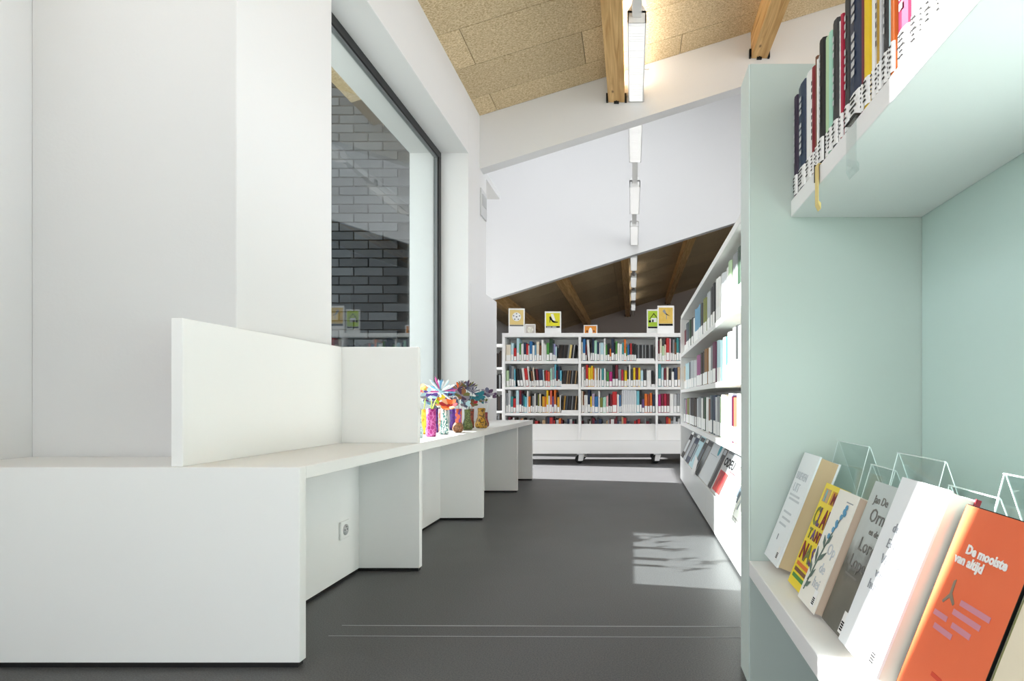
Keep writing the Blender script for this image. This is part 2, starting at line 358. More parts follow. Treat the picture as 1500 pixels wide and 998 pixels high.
for k, (a, b) in enumerate(((-3.4, -2.4), (-2.2, -1.2), (-1.0, 0.0), (.2, 1.2), (1.4, 2.4), (2.6, 3.6))):
    louvre_light(a, b, 'louvred fill light of an added row right of the picture, %s from the back' % ORD0[k], False, 2.7, 3.3)  # row added out of view to lift the ceiling brightness
    if k < 5: louvre_light(a, b, 'louvred light over the aisle behind and above the camera, %s from the back' % ORD0[k], False)
ends = [-3.9] + [q for ab in fix for q in ab] + [YB - .01]
rl = ['pale rail running up to the nearest louvred light', 'rail stub buried in the near header', 'white rail between the second and third lights', 'white rail between third and fourth lights', 'white rail through the far white wall', 'rail between first two far room lights', 'rail between second and third far room lights', 'rail between the last two far room lights', 'rail end by the taupe back wall']
for k in range(0, len(ends), 2):
    a, b = ends[k], ends[k + 1]
    if k == 0: a = 2.45
    if k == 2: continue
    tag(MB().box(LX - .03, LX + .03, a + .002, b - .002, LZ + .03, LZ + .09).build('light_rail', M_LHOUSE, None, .003), rl[k // 2], 'light rail', 'rails of the light row')
sensor = thing('sensor', (LX + .061, 4.25, LZ + .03), 'tiny white sensor knob on the nearest light', 'sensor')
MB().tube([(0, 0, 0), (.02, 0, -.004), (.03, 0, .004)], [.004, .004, .009], 8).build('knob', M_LHOUSE, sensor)

# ------------------------------------------------------------------ the built-in bench
BZ, BT, XB = .524, .489, -.868
bench = thing('built_in_bench', (XB, 1.515, 0), 'long white built-in bench with upright panels and a high corner backrest', 'bench')
def bpart(name, mb, m=M_WHITE, bevel=.0018):
    o = mb.build(name, m, bench, bevel); o.data.transform(Matrix.Translation(-Vector(bench.location))); return o
bpart('bench_top', MB().box(XW + .005, XB, 1.545, 5.07, BT, BZ))
bpart('window_sill', MB().box(-1.427, XW + .005, 2.372, 4.335, BT, BZ))
bpart('niche_top', MB().box(XN + .002, XW + .005, 1.545, 1.796, BT, BZ))
PYS = (1.515, 2.368, 3.373, 4.387, 5.04)
for k, y in enumerate(PYS):
    x0 = XN + .002 if k == 0 else XW + .006
    th = .03
    bpart('panel', MB().box(x0, XB + (.0 if k else .0), y, y + th, .013, BZ if k == 0 else BT))
    bpart('plinth', MB().box(x0, XB - .006, y + .003, y + th - .003, 0, .013), M_BLACK, 0)
for a, b in zip(PYS[:-1], PYS[1:]):
    bpart('recessed_panel', MB().box(-1.134, -1.114, a + .03, b, .013, BT))
    bpart('plinth', MB().box(-1.132, -1.118, a + .03, b, 0, .013), M_BLACK, 0)
bpart('backrest', MB().box(-1.216, -1.185, 1.53, 2.369, BZ, .916))
bpart('side_screen', MB().box(-1.216, XB - .006, 2.369, 2.397, BZ, .916))
outlet = thing('wall_socket', (-1.1135, 2.238, .20), 'white wall socket on the recessed bench panel', 'socket')
MB().box(0, .009, -.034, .034, -.034, .034).build('cover_plate', mat('white plastic', '#f2f2f1', .35), outlet, .003)
sk = MB(); sk.tube([(.0085, 0, 0), (.0105, 0, 0)], [.021, .021], 20); sk.build('socket_ring', mat('soft grey plastic', '#c6c7c8', .5), outlet)  # plain grey disc on the white plate
for yy in (-.009, .009): MB().tube([(.0104, yy, 0), (.0112, yy, 0)], [.003, .003], 8).build('hole', M_BLACK, outlet)
MB().tube([(.0104, 0, .011), (.018, 0, .011)], [.0025, .0025], 8).build('earth_pin', M_CHROME, outlet)

# ------------------------------------------------------------------ books: one shared mesh, a colour per object, a sticker child
PAL = {'white': '#eeeeea', 'cream': '#e8ddc8', 'pale blue': '#bcdde4', 'red': '#c02a2a', 'green': '#4d8f43', 'navy': '#23324d', 'blue': '#2f6fa6', 'steel blue': '#6f9fbd', 'dark green': '#2f4a35',
       'slate': '#55606a', 'lavender': '#9c98c4', 'black': '#1b1a1b', 'yellow': '#ecc620', 'pale yellow': '#e6cf86', 'grey': '#8f9294', 'light grey': '#c8cacb', 'charcoal': '#3a3a3b', 'dark brown': '#3d332d',
       'maroon': '#6e1f2c', 'mint': '#a6d6c0', 'orange': '#e0752b', 'teal': '#3f9193', 'pink': '#e3a7ac', 'tan': '#c7a67a', 'sky blue': '#68bcd2', 'brown': '#7a4f34', 'magenta': '#b32b78', 'crimson': '#b0203f',
       'olive': '#7a7f3d', 'ochre': '#d09a2a', 'coral': '#e2664a', 'purple': '#6a4a7e', 'lilac': '#b6a6bd', 'rust': '#a8482a', 'cyan': '#7cc3cf', 'mauve': '#9b5a86', 'bronze': '#8a6236', 'pale green': '#b7d3a8',
       'silver': '#b4b9bd', 'plum': '#5e2242', 'burgundy': '#7a1b3e', 'dark purple': '#33243d', 'dark red': '#851f2a', 'gold': '#c39a3a', 'pearl': '#dcdfe1'}
BM = {k: mat(k + ' book cloth', v, .45, .4) for k, v in PAL.items()}
bk0 = MB()
bk0.box(0, .1, .05, 1, 0, 1, 0).box(.9, 1, .05, 1, 0, 1, 0).box(.1, .9, .06, .97, .015, .985, 1)
bk0.add([(x, y, z) for z in (0, 1) for x, y in ((0, .05), (.12, .012), (.5, 0), (.88, .012), (1, .05), (.9, .07), (.1, .07))],
        [(0, 1, 8, 7), (1, 2, 9, 8), (2, 3, 10, 9), (3, 4, 11, 10), (4, 5, 12, 11), (5, 6, 13, 12), (6, 0, 7, 13), (0, 6, 5, 4, 3, 2, 1), (7, 8, 9, 10, 11, 12, 13)], 0)
BOOK = bk0.mesh('book', [BM['white'], M_PAGE])
def sticker(z0, z1): return MB().add([(x, y, z) for z in (z0, z1) for x, y in ((.06, .022), (.14, .004), (.5, -.008), (.86, .004), (.94, .022))], [(i, i + 1, i + 6, i + 5) for i in range(4)]).mesh('spine_label', M_LABEL)
LAB_FAR = sticker(.03, .36); LAB_NEAR = sticker(.03, .22)
mk = MB()
for i, (a, b, z) in enumerate(((.25, .7, .185), (.3, .62, .155), (.2, .75, .12), (.35, .6, .09), (.25, .65, .06))):
    mk.add([(a, -.012, z), (b, -.012, z), (b, -.012, z + .014), (a, -.012, z + .014)], [(0, 1, 2, 3)])
MARKS = mk.mesh('print', M_INK)
ORD = ['first', 'second', 'third', 'fourth', 'fifth', 'sixth', 'seventh', 'eighth', 'ninth', 'tenth', 'eleventh', 'twelfth', 'thirteenth', 'fourteenth', 'fifteenth', 'sixteenth', 'seventeenth', 'eighteenth', 'nineteenth', 'twentieth',
       'twenty-first', 'twenty-second', 'twenty-third', 'twenty-fourth', 'twenty-fifth', 'twenty-sixth', 'twenty-seventh', 'twenty-eighth', 'twenty-ninth', 'thirtieth', 'thirty-first', 'thirty-second', 'thirty-third', 'thirty-fourth', 'thirty-fifth', 'thirty-sixth', 'thirty-seventh', 'thirty-eighth', 'thirty-ninth', 'fortieth']
USED = set()
def book(col, loc, t, d, h, rz=0, lean=0, label='', group='', lab=LAB_FAR, marks=False, name='book', cat='book'):
    z = loc[2] + .0008 + (t * math.sin(lean) if lean > 0 else 0)
    o = inst(name, BOOK, None, (loc[0], loc[1], z), (0, lean, rz), (t, d, h))
    o.material_slots[0].link = 'OBJECT'; o.material_slots[0].material = BM[col]
    if lab:
        l = inst('spine_label', lab, o)
        if marks: inst('print', MARKS, l)
    return tag(o, label, cat, group)
def row_labels(items, where, noun='book'):
    """items: list of (colour, thickness); a label by look and neighbours, by place only where that repeats"""
    n = len(items); cand = []
    for i, (c, t) in enumerate(items):
        th = 'slim' if t < .02 else ('thick' if t > .034 else '')
        a = items[i-1][0] if i else None; b = items[i+1][0] if i < n - 1 else None
        s = ('%s %s %s' % (th, c, noun)).strip()
        if a and b: s += (' between two %s ones' % a) if a == b else (' between %s and %s' % (a, b))
        elif b: s += ' at left end, next to %s' % b
        else: s += ' at right end'
        cand.append((s + ', ' + where, ('%s %s %s, %s from left, %s' % (th, c, noun, ORD[min(i, 39)], where)).strip()))
    out = []
    for s, alt in cand:
        l = s if [c[0] for c in cand].count(s) == 1 and s not in USED else alt
        USED.add(l); out.append(l)
    return out

# ------------------------------------------------------------------ the wheeled bookcase at the end of the aisle
FY = 6.33; FS = FY / F
def fx(px): return (px - PX) * FS
SZ = [1.126, .844, .5585]                      # shelf tops
UX = [fx(735.5), fx(849), fx(962), fx(1075)]
def wheeled_bookcase(name, ux, y, label, ledge=True):
    t_ = thing(name, (ux[0], y, 0), label, 'bookcase'); o = Vector((ux[0], y, 0))
    def p(n, mb, m=M_SHELF, par=t_, bev=.002):
        q = mb.build(n, m, par, bev); q.data.transform(Matrix.Translation(-o)); return q
    x0, x1 = ux[0], ux[-1]; D = .56
    p('top_board', MB().box(x0, x1, y, y + D, 1.388, 1.43))
    for k, x in enumerate(ux):
        a = x if k == 0 else x - .013; b = x + .03 if k == 0 else (x if k == len(ux) - 1 else x + .013)
        p('upright', MB().box(a, b, y + .004 if 0 < k < len(ux) - 1 else y, y + D, .26, 1.388))
    p('back_panel', MB().box(x0 + .03, x1 - .01, y + .27, y + .29, .26, 1.388))
    for k in range(len(ux) - 1):
        a = ux[k] + (.03 if k == 0 else .013); b = ux[k+1] - .013
        for z in SZ: p('shelf', MB().box(a, b, y + .006, y + .27, z - .030, z))
        p('book_tray', MB().box(a, b, y + .02, y + .27, .26, .29))
        p('tray_lip', MB().add([(a, y + .05, .435), (b, y + .05, .435), (b, y + .062, .435), (a, y + .062, .435), (a, y + .006, .26), (b, y + .006, .26), (b, y + .018, .26), (a, y + .018, .26)],
                               [(0, 1, 2, 3), (7, 6, 5, 4), (0, 4, 5, 1), (2, 6, 7, 3), (1, 5, 6, 2), (0, 3, 7, 4)]), par=t_, bev=0)
    p('base', MB().box(x0, x1, y, y + D, .112, .258))
    for x in [ux[0] + .08] + ux[1:-1] + [ux[-1] - .08]:
        for yy in (y + .07, y + D - .07):
            c = thing('caster', (x - ux[0], yy - y, 0), None, None); c.parent = t_
            MB().box(-.03, .03, -.03, .03, .098, .112).build('mounting_plate', M_CHROME, c)
            MB().prism([(-.02, .03), (.03, .03), (.05, .1), (-.012, .1)], .008, fn=lambda u, v, n: (u, -.028 + n, v)).prism([(-.02, .03), (.03, .03), (.05, .1), (-.012, .1)], .008, fn=lambda u, v, n: (u, .02 + n, v)).build('fork', M_SHELF, c)
            wv = []
            wm = MB().lathe([(.018, -.017), (.042, -.017), (.046, -.01), (.046, .01), (.042, .017), (.018, .017)], 20); wm.v = [(v[0] - .01, v[2], v[1] + .046) for v in wm.v]
            wm.build('wheel', M_BLACK, c)
    return t_
wheeled_bookcase('wheeled_bookcase', UX, FY, 'white wheeled bookcase full of books at the end of the aisle')
wheeled_bookcase('wheeled_bookcase', [-2.75, -2.15, -1.53], 7.55, 'white bookcase half hidden behind the far end of the wall')

# rows: first pixel column, then (colour, width px, height px, lean degrees)
def parse(s):
    out = []
    for it in s.split(','):
        q = it.strip().rsplit(' ', 3) if it.strip().split(' ')[-1].lstrip('-').isdigit() and len(it.strip().split(' ')) >= 4 and it.strip().split(' ')[-3].replace('.', '').isdigit() else it.strip().rsplit(' ', 2) + ['0']
        out.append((q[0], float(q[1]), float(q[2]), float(q[3])))
    return out
FAR = [
 (0, 'left', 740.3, 'cream 6.5 24, pale blue 4 26.5, red 4 19, pale blue 4 33.5, green 2.2 26, white 3.8 25, navy 3.6 27, red 2.8 25, white 1.6 23, blue 4 29, white 3.2 23, steel blue 2.5 24, cream 4 28.5, brown 3 23, white 3 31, white 2 26, white 2.2 24, green 3.8 26.5, dark green 4.4 32.5, slate 2 26, lavender 2 25, pale blue 2 21'),
 (0, 'middle', 851.3, 'cream 1.6 28, blue 3.7 32.5, maroon 1.6 24, white 3.4 31 -4, black 2.2 33, navy 2.6 33, mint 3.7 30, navy 2.8 28, white 1.4 26, pale blue 4.6 27, white 2.4 33, green 2.2 24, black 3.1 26, orange 2.1 18, navy 3.6 33, black 1.8 27, green 2.6 29, white 2.5 26, white 3.5 25, teal 2.5 27, orange 2.8 32, green 1.6 20, blue 2.5 24, black 1.2 26, red 2.3 26, black 2.7 26, black 3 25'),
 (0, 'right', 964.3, 'maroon 1.6 30, cream 2.2 33, pale green 2.4 22, cream 2 24, red 3.2 36, pink 1.8 33, black 1.6 33, grey 2 31, brown 2 27, teal 2.6 34, slate 2.6 32, maroon 1.6 33'),
 (1, 'left', 740.3, 'pale green 4.2 24, slate 2.6 32, grey 3.6 30, sky blue 2 26, black 3.4 26 -7, charcoal 4 26 -7, white 3.4 27 -7, red 4 27 -7, white 1.8 30 -6, black 2 23 -6, brown 2.6 23 -6, cream 1.8 28 -5, black 2 26 -5, maroon 3 26 -5, navy 5.2 26 -4, pale blue 1.8 25 -3, brown 1.8 23 -3, red 2.6 24 -2, coral 2.8 22 -2, mint 2.6 27, grey 3 29, sky blue 2.2 33, maroon 2.4 24, navy 2.4 30, sky blue 2.6 24'),
 (1, 'middle', 851.3, 'white 3.4 29, grey 2.2 26, red 3.2 32, yellow 3.6 28, yellow 2.7 31, orange 1.8 28, white 2.6 27, tan 1.6 27, white 1.8 28, black 1.3 26, white 2 26, teal 3.2 27, white 2 27, grey 1 25, green 3.6 22, magenta 4.1 22, black 3.8 32, maroon 3.7 32, grey 4 26, crimson 3.2 25, olive 1.2 24, yellow 3.3 24, black 2.1 30, white 2.4 32, charcoal 3.3 26, yellow 3.1 28, maroon 3.6 28, yellow 2.8 28, pale blue 3.7 24, charcoal 4.2 26, white 6 24'),
 (1, 'right', 964.3, 'teal 3.1 33, pale blue 2.8 28, maroon 2.7 27, cream 2.4 29, black 2.8 27, white 2.8 22, navy 3.7 28, tan 2.7 29, light grey 3 28'),
 (2, 'left', 740.3, 'grey 2.6 29, light grey 3.8 33, teal 3.4 24, red 3.8 21, pale blue 4.4 33, maroon 3.3 33, navy 2.5 28, teal 2.2 25, sky blue 2.6 23, white 2.2 32, orange 2.9 24, black 2.5 28, grey 2.5 25, white 2.1 28, charcoal 2.9 29, olive 2.1 27, cream 2.1 28, black 1.7 27, ochre 4.1 24, orange 1.7 24, yellow 2.9 33, white 2.1 25, coral 2.9 33, purple 2.5 24, orange 3.3 34, black 1.3 30, ochre 3.3 23, white 1.7 26'),
 (2, 'middle', 851.3, 'cream 2 32, brown 1.6 31, white 2 26, white 2.7 26, navy 3.3 34, yellow 2.2 24, lilac 3.5 28, blue 5 24, white 2.2 32, olive 3.7 22, mint 4.5 23, pink 3 25, black 2.2 28, maroon 2.8 27, red 6.1 31, white 3 27, blue 2.1 26, grey 1.6 28, pearl 2.4 34, pearl 2.4 34, pearl 2.4 34, pearl 2.4 34, pearl 2.4 34, pearl 2.4 34, pearl 2.4 34, pearl 2.4 34, cyan 4 32, black 3 33, purple 3.5 20, orange 4 28, rust 3 27, orange 3.4 29, navy 3.6 27'),
 (2, 'right', 964.3, 'magenta 2.6 27, maroon 2.8 28, crimson 2.8 28, maroon 2.8 28, white 3.6 28, light grey 3.2 27, grey 3 28, light grey 3 28'),
]
SHN = ['top', 'second', 'third']
nfar = 0
for (r, bay, px, s) in FAR:
    its = parse(s); labs = row_labels([(c, wd * FS) for c, wd, h, l in its], '%s shelf, %s bay, wheeled bookcase' % (SHN[r], bay))
    x = fx(px); end = {(0, 'left'): 815, (0, 'middle'): 931.5, (1, 'left'): 821, (1, 'middle'): 954, (2, 'left'): 821, (2, 'middle'): 959.8}.get((r, bay), 1001); slack = 1.9 if (r, bay) == (1, 'left') else (1.2 if (r, bay) == (0, 'middle') else 0)
    kf = (end - px - slack) / sum(i[1] for i in its); its = [(c, wd * kf, h, l) for c, wd, h, l in its]; prev = 0
    for (c, wd, h, ln), lb in zip(its, labs):
        t = wd * FS - .0012; a = R(ln); hh = min(h * FS, .252)
        if ln < 0 and abs(ln) > 2:
            if not getattr(wheeled_bookcase, 'lean', False): x += math.tan(-a) * min(hh, prev) + .001
            wheeled_bookcase.lean = True
        else: wheeled_bookcase.lean = False
        dy = .0 + random.uniform(0, .006)
        book(c, (x, FY + .028 + dy, SZ[r]), t, .155 + .04 * random.random(), hh, 0, a, lb, 'books on the wheeled bookcase'); nfar += 1
        x += wd * FS; prev = hh
# boxed discs on little risers at the right of some shelves
DISC = [(0, 'left', 815.5, 847, 'black 2.6,dark brown 2.4,dark brown 2.2,black 2,charcoal 2.2,dark brown 2,black 1.8,charcoal 2,grey 2.6,pale yellow 4,black 3,light grey 1.8,black 3', 7, 20),
        (0, 'middle', 932, 959.5, 'charcoal 2.2,grey 1.6,charcoal 2.4,black 2,grey 2.2,charcoal 2.6,grey 1.8,black 2.4,charcoal 2.2,grey 2,charcoal 2.2,black 2.2', 0, 20),
        (1, 'left', 822, 847, 'dark brown 3,charcoal 2.6,dark brown 2.2,tan 1.3,dark brown 2.4,bronze 1.4,black 2.4,grey 1.6,charcoal 2.4,black 2.2,tan 1.5', 6, 20),
        (1, 'middle', 954.5, 960, 'charcoal 2.6,black 2.4', 0, 20),
        (2, 'left', 822, 847, 'dark brown 2.6,ochre 1.8,charcoal 2.4,slate 1.8,black 2.2,charcoal 2.4,black 2.2,grey 1.6,charcoal 2.4,black 2.2,tan 1.4', 5, 21)]
for (r, bay, a, b, s, ln, h) in DISC:
    its = [(q.rsplit(' ', 1)[0], float(q.rsplit(' ', 1)[1])) for q in s.split(',')]
    x0, x1 = fx(a), fx(b) - .002; z = SZ[r]
    rs = thing('disc_riser', (x0, FY + .02, z + .0006), 'white riser under dark disc cases, %s shelf, %s bay' % (SHN[r], bay), 'shelf riser', group='risers on the wheeled bookcase')
    MB().box(0, x1 - x0, .0, .2, 0, .028).build('ledge', M_SHELF, rs, .001)
    labs = row_labels([(c, wd * FS) for c, wd in its], '%s riser, %s bay' % (SHN[r], bay), 'disc case')
    tot = sum(wd for c, wd in its); k = (x1 - x0 - .02 - (math.sin(R(ln)) * h * FS)) / (tot * FS); x = x0 + .004
    for (c, wd), lb in zip(its, labs):
        t = wd * FS * k * math.cos(R(ln)) - .0008
        book(c, (x, FY + .03, z + .0288), t, .14, h * FS, 0, R(ln), lb, 'disc cases on the wheeled bookcase', None, name='disc_case', cat='disc case'); x += wd * FS * k
# the low row half hidden behind the tray lip: joined, only tops show
st = MB(); cols = list(PAL); x = UX[0] + .05; lowm = [BM[c] for c in ('black', 'white', 'dark brown', 'red', 'grey', 'maroon', 'orange', 'light grey', 'charcoal', 'navy', 'tan')]
bay = [(UX[0] + .035, UX[1] - .02), (UX[1] + .016, UX[2] - .02), (UX[2] + .016, UX[3] - .02)]
for (a, b) in bay:
    x = a
    while x < b - .04:
        wd = random.uniform(.012, .035); hh = random.uniform(.17, .225)
        if random.random() < .12: x += .05; continue
        st.box(x, x + wd - .001, FY + .08, FY + .22, .291, .29 + hh, random.randrange(len(lowm))); x += wd
tag(st.build('low_shelf_books', lowm), 'mixed books whose tops show above the low tray of the wheeled bookcase', 'books', None, 'stuff')
# dark cases in the bookcase beyond
st = MB()
for z in (1.126, .844, .5585, .29):
    x = -1.97
    while x < -1.58:
        wd = random.uniform(.012, .03); st.box(x, x + wd - .001, 7.63, 7.74, z + .001, z + random.uniform(.17, .23), random.choice([0, 0, 8, 2, 4])); x += wd
tag(st.build('dark_book_row', lowm), 'dark spines in the bookcase half hidden behind the wall', 'books', None, 'stuff')

# signs standing on the wheeled bookcase
def sign(px0, px1, pytop, y, face, label, art, rot=0, hz=None):
    xa, xb = (px0 - PX) * y / F, (px1 - PX) * y / F; wd = xb - xa; hh = H + (PY - pytop) * y / F - 1.43
    s = thing('picture_sign', ((xa + xb) / 2, y, 1.4306), label, 'sign', (0, 0, R(rot)), 'picture signs on the wheeled bookcase')
    MB().box(-wd / 2, wd / 2, 0, .004, 0, hh).build('card', M_LABEL, s)
    MB().prism([(0.004, 0), (.09, 0), (.09, .003), (.007, .003), (.007, .07), (.004, .07)], wd * .9, fn=lambda u, v, n: (-wd * .45 + n, u, v)).build('stand', M_CLEAR, s)
    return s, wd, hh
def flat(name, pts, m, par, d=.0006, y=-.0006):
    return MB().prism(pts, d, fn=lambda u, v, n: (u, y + n - .0002, v)).build(name, m, par)
def circ(cx, cz, r, n=18, sx=1): return [(cx + r * sx * math.cos(2 * math.pi * i / n), cz + r * math.sin(2 * math.pi * i / n)) for i in range(n)]
def rect(x0, x1, z0, z1): return [(x0, z0), (x1, z0), (x1, z1), (x0, z1)]
SY = 6.42
s, wd, hh = sign(745, 768.5, 452, SY, None, 'pale yellow sign with a white football on the bookcase', None, 4)
flat('picture', rect(-wd * .42, wd * .42, hh * .36, hh * .94), mat('pale yellow print', '#e9cf86', .5), s); flat('caption', rect(-wd * .42, wd * .42, hh * .30, hh * .355), mat('dark grey print', '#77756d', .5), s)
flat('ball', circ(0, hh * .67, wd * .27), M_LABEL, s, y=-.0014)
for a in range(5): flat('ball_patch', circ(wd * .19 * math.cos(a * 1.257 + .3), hh * .67 + wd * .19 * math.sin(a * 1.257 + .3), wd * .05, 5), mat('ball grey', '#8b8b8b', .5), s, y=-.0022)
flat('ball_patch', circ(0, hh * .67, wd * .06, 5), mat('ball grey', '#8b8b8b', .5), s, y=-.0022)
s, wd, hh = sign(798, 822, 456.5, SY, None, 'bright yellow sign with a black high-heeled shoe on the bookcase', None)
flat('picture', rect(-wd * .42, wd * .42, hh * .35, hh * .93), mat('lemon print', '#e8e02c', .5), s); flat('caption', rect(-wd * .42, wd * .42, hh * .27, hh * .345), M_INK, s)
flat('caption_text', rect(-wd * .38, -wd * .1, hh * .295, hh * .32), M_LABEL, s, y=-.0014); flat('caption_text', rect(-wd * .05, wd * .2, hh * .295, hh * .32), M_LABEL, s, y=-.0014)
flat('leg', [(-wd * .14, hh * .88), (wd * .02, hh * .90), (wd * .16, hh * .60), (0, hh * .56)], M_LABEL, s, y=-.0012)
flat('shoe', [(-wd * .22, hh * .76), (-wd * .14, hh * .78), (-wd * .02, hh * .62), (wd * .12, hh * .55), (wd * .3, hh * .54), (wd * .3, hh * .50), (wd * .06, hh * .495), (-wd * .04, hh * .53), (-wd * .14, hh * .63), (-wd * .18, hh * .5), (-wd * .2, hh * .5), (-wd * .2, hh * .66)], M_INK, s, y=-.0022)
s, wd, hh = sign(947.5, 968, 453.5, SY + .1, None, 'lime green sign with a little house, partly behind the gold sign', None)
flat('picture', rect(-wd * .42, wd * .42, hh * .33, hh * .94), mat('lime print', '#b6d637', .5), s); flat('caption', rect(-wd * .42, wd * .42, hh * .26, hh * .325), M_INK, s)
flat('house_roof', [(-wd * .32, hh * .62), (0, hh * .86), (wd * .32, hh * .62), (wd * .27, hh * .62), (0, hh * .81), (-wd * .27, hh * .62)], M_INK, s, y=-.0014)
flat('house_wall', rect(-wd * .2, wd * .2, hh * .5, hh * .66), M_LABEL, s, y=-.0014); flat('house_door', rect(-wd * .12, -wd * .02, hh * .5, hh * .6), M_INK, s, y=-.0022)
flat('bush', circ(-wd * .28, hh * .53, wd * .09), M_INK, s, y=-.0024)
s, wd, hh = sign(963, 987.5, 448, SY - .02, None, 'gold sign with a grey bird figure on the bookcase', None)
flat('picture', rect(-wd * .42, wd * .42, hh * .36, hh * .93), mat('gold print', '#dcb23a', .5, noise=('#e8c870', 18, .3)), s); flat('caption', rect(-wd * .42, wd * .42, hh * .28, hh * .355), M_INK, s)
flat('bird_body', [(-wd * .2, hh * .8), (-wd * .08, hh * .88), (0, hh * .78), (wd * .06, hh * .68), (-wd * .06, hh * .7)], M_GREYINK, s, y=-.0014)
flat('bird_wing', [(-wd * .02, hh * .74), (wd * .26, hh * .62), (wd * .02, hh * .68)], M_INK, s, y=-.0022); flat('bird_leg', rect(wd * .02, wd * .06, hh * .52, hh * .68), M_GREYINK, s, y=-.0022)
s, wd, hh = sign(855, 875, 476.5, SY, None, 'small orange sign with a white egg shape on the bookcase', None)
flat('picture', rect(-wd * .43, wd * .43, hh * .06, hh * .9), mat('orange print', '#dc8a2a', .5), s)
flat('egg', [(wd * .15 * math.cos(a), hh * .06 + hh * .66 * max(0, math.sin(a))) for a in [math.pi * i / 12 for i in range(13)]], M_LABEL, s, y=-.0014)
for q in (-1, 1): flat('ear', circ(q * wd * .25, hh * .3, wd * .07, 12), mat('brown print', '#6b3c16', .5), s, y=-.0014)
s, wd, hh = sign(769, 784.5, 475, SY + .05, None, 'small pale grey sign with a cream rose beside the football sign', None, -3)
flat('picture', rect(-wd * .42, wd * .42, hh * .06, hh * .92), mat('pale taupe print', '#cbc3ba', .5), s)
for k in range(6): flat('rose_petal', circ(wd * .16 * math.cos(k * 1.05), hh * .45 + wd * .16 * math.sin(k * 1.05), wd * .15, 10), mat('cream print %d' % (k % 2), ('#f0eee2', '#dfdccc')[k % 2], .5), s, y=-.0014 - .0004 * k)

# ------------------------------------------------------------------ long white bookcase on the right of the aisle
RX = .43; RY0, RY1 = 1.56, 5.12
rc = thing('long_bookcase', (RX, RY0, 0), 'long white bookcase with slanted magazine display on the right', 'bookcase')
def rp(name, mb, m=M_SHELF, bev=.002):
    o = mb.build(name, m, rc, bev); o.data.transform(Matrix.Translation(-Vector(rc.location))); return o
RZ = [1.10, .79, .505]
rp('top_board', MB().box(RX, .78, RY0, RY1, 1.405, 1.44))
for z in RZ: rp('shelf', MB().box(RX, .74, RY0, RY1 - .03, z - .028, z))
rp('end_panel', MB().box(RX - .004, .78, RY1 - .03, RY1, .013, 1.405)); rp('end_panel', MB().box(RX, .78, RY0, RY0 + .03, .013, 1.405))
rp('back_panel', MB().box(.74, .775, RY0 + .03, RY1 - .03, .2, 1.405))
n = 4
for k in range(1, n):
    y = RY0 + (RY1 - RY0) * k / n; rp('rear_upright', MB().box(.70, .74, y - .03, y + .03, .5, 1.405))
for k in range(n):
    a = RY0 + .03 + (RY1 - RY0 - .06) * k / n; b = RY0 + .03 + (RY1 - RY0 - .06) * (k + 1) / n
    rp('base_front', MB().box(RX - .008, RX + .02, a + .001, b - .001, .013, .205))
rp('display_slope', MB().add([(RX + .02, RY0 + .03, .195), (RX + .02, RY1 - .03, .195), (RX + .15, RY1 - .03, .47), (RX + .15, RY0 + .03, .47), (RX + .04, RY0 + .03, .195), (RX + .04, RY1 - .03, .195), (RX + .17, RY1 - .03, .47), (RX + .17, RY0 + .03, .47)],
   [(0, 1, 2, 3), (7, 6, 5, 4), (0, 4, 5, 1), (2, 6, 7, 3), (1, 5, 6, 2), (0, 3, 7, 4)]), bev=0)
rp('plinth', MB().box(RX + .01, .74, RY0 + .02, RY1 - .02, 0, .013), M_BLACK, 0)
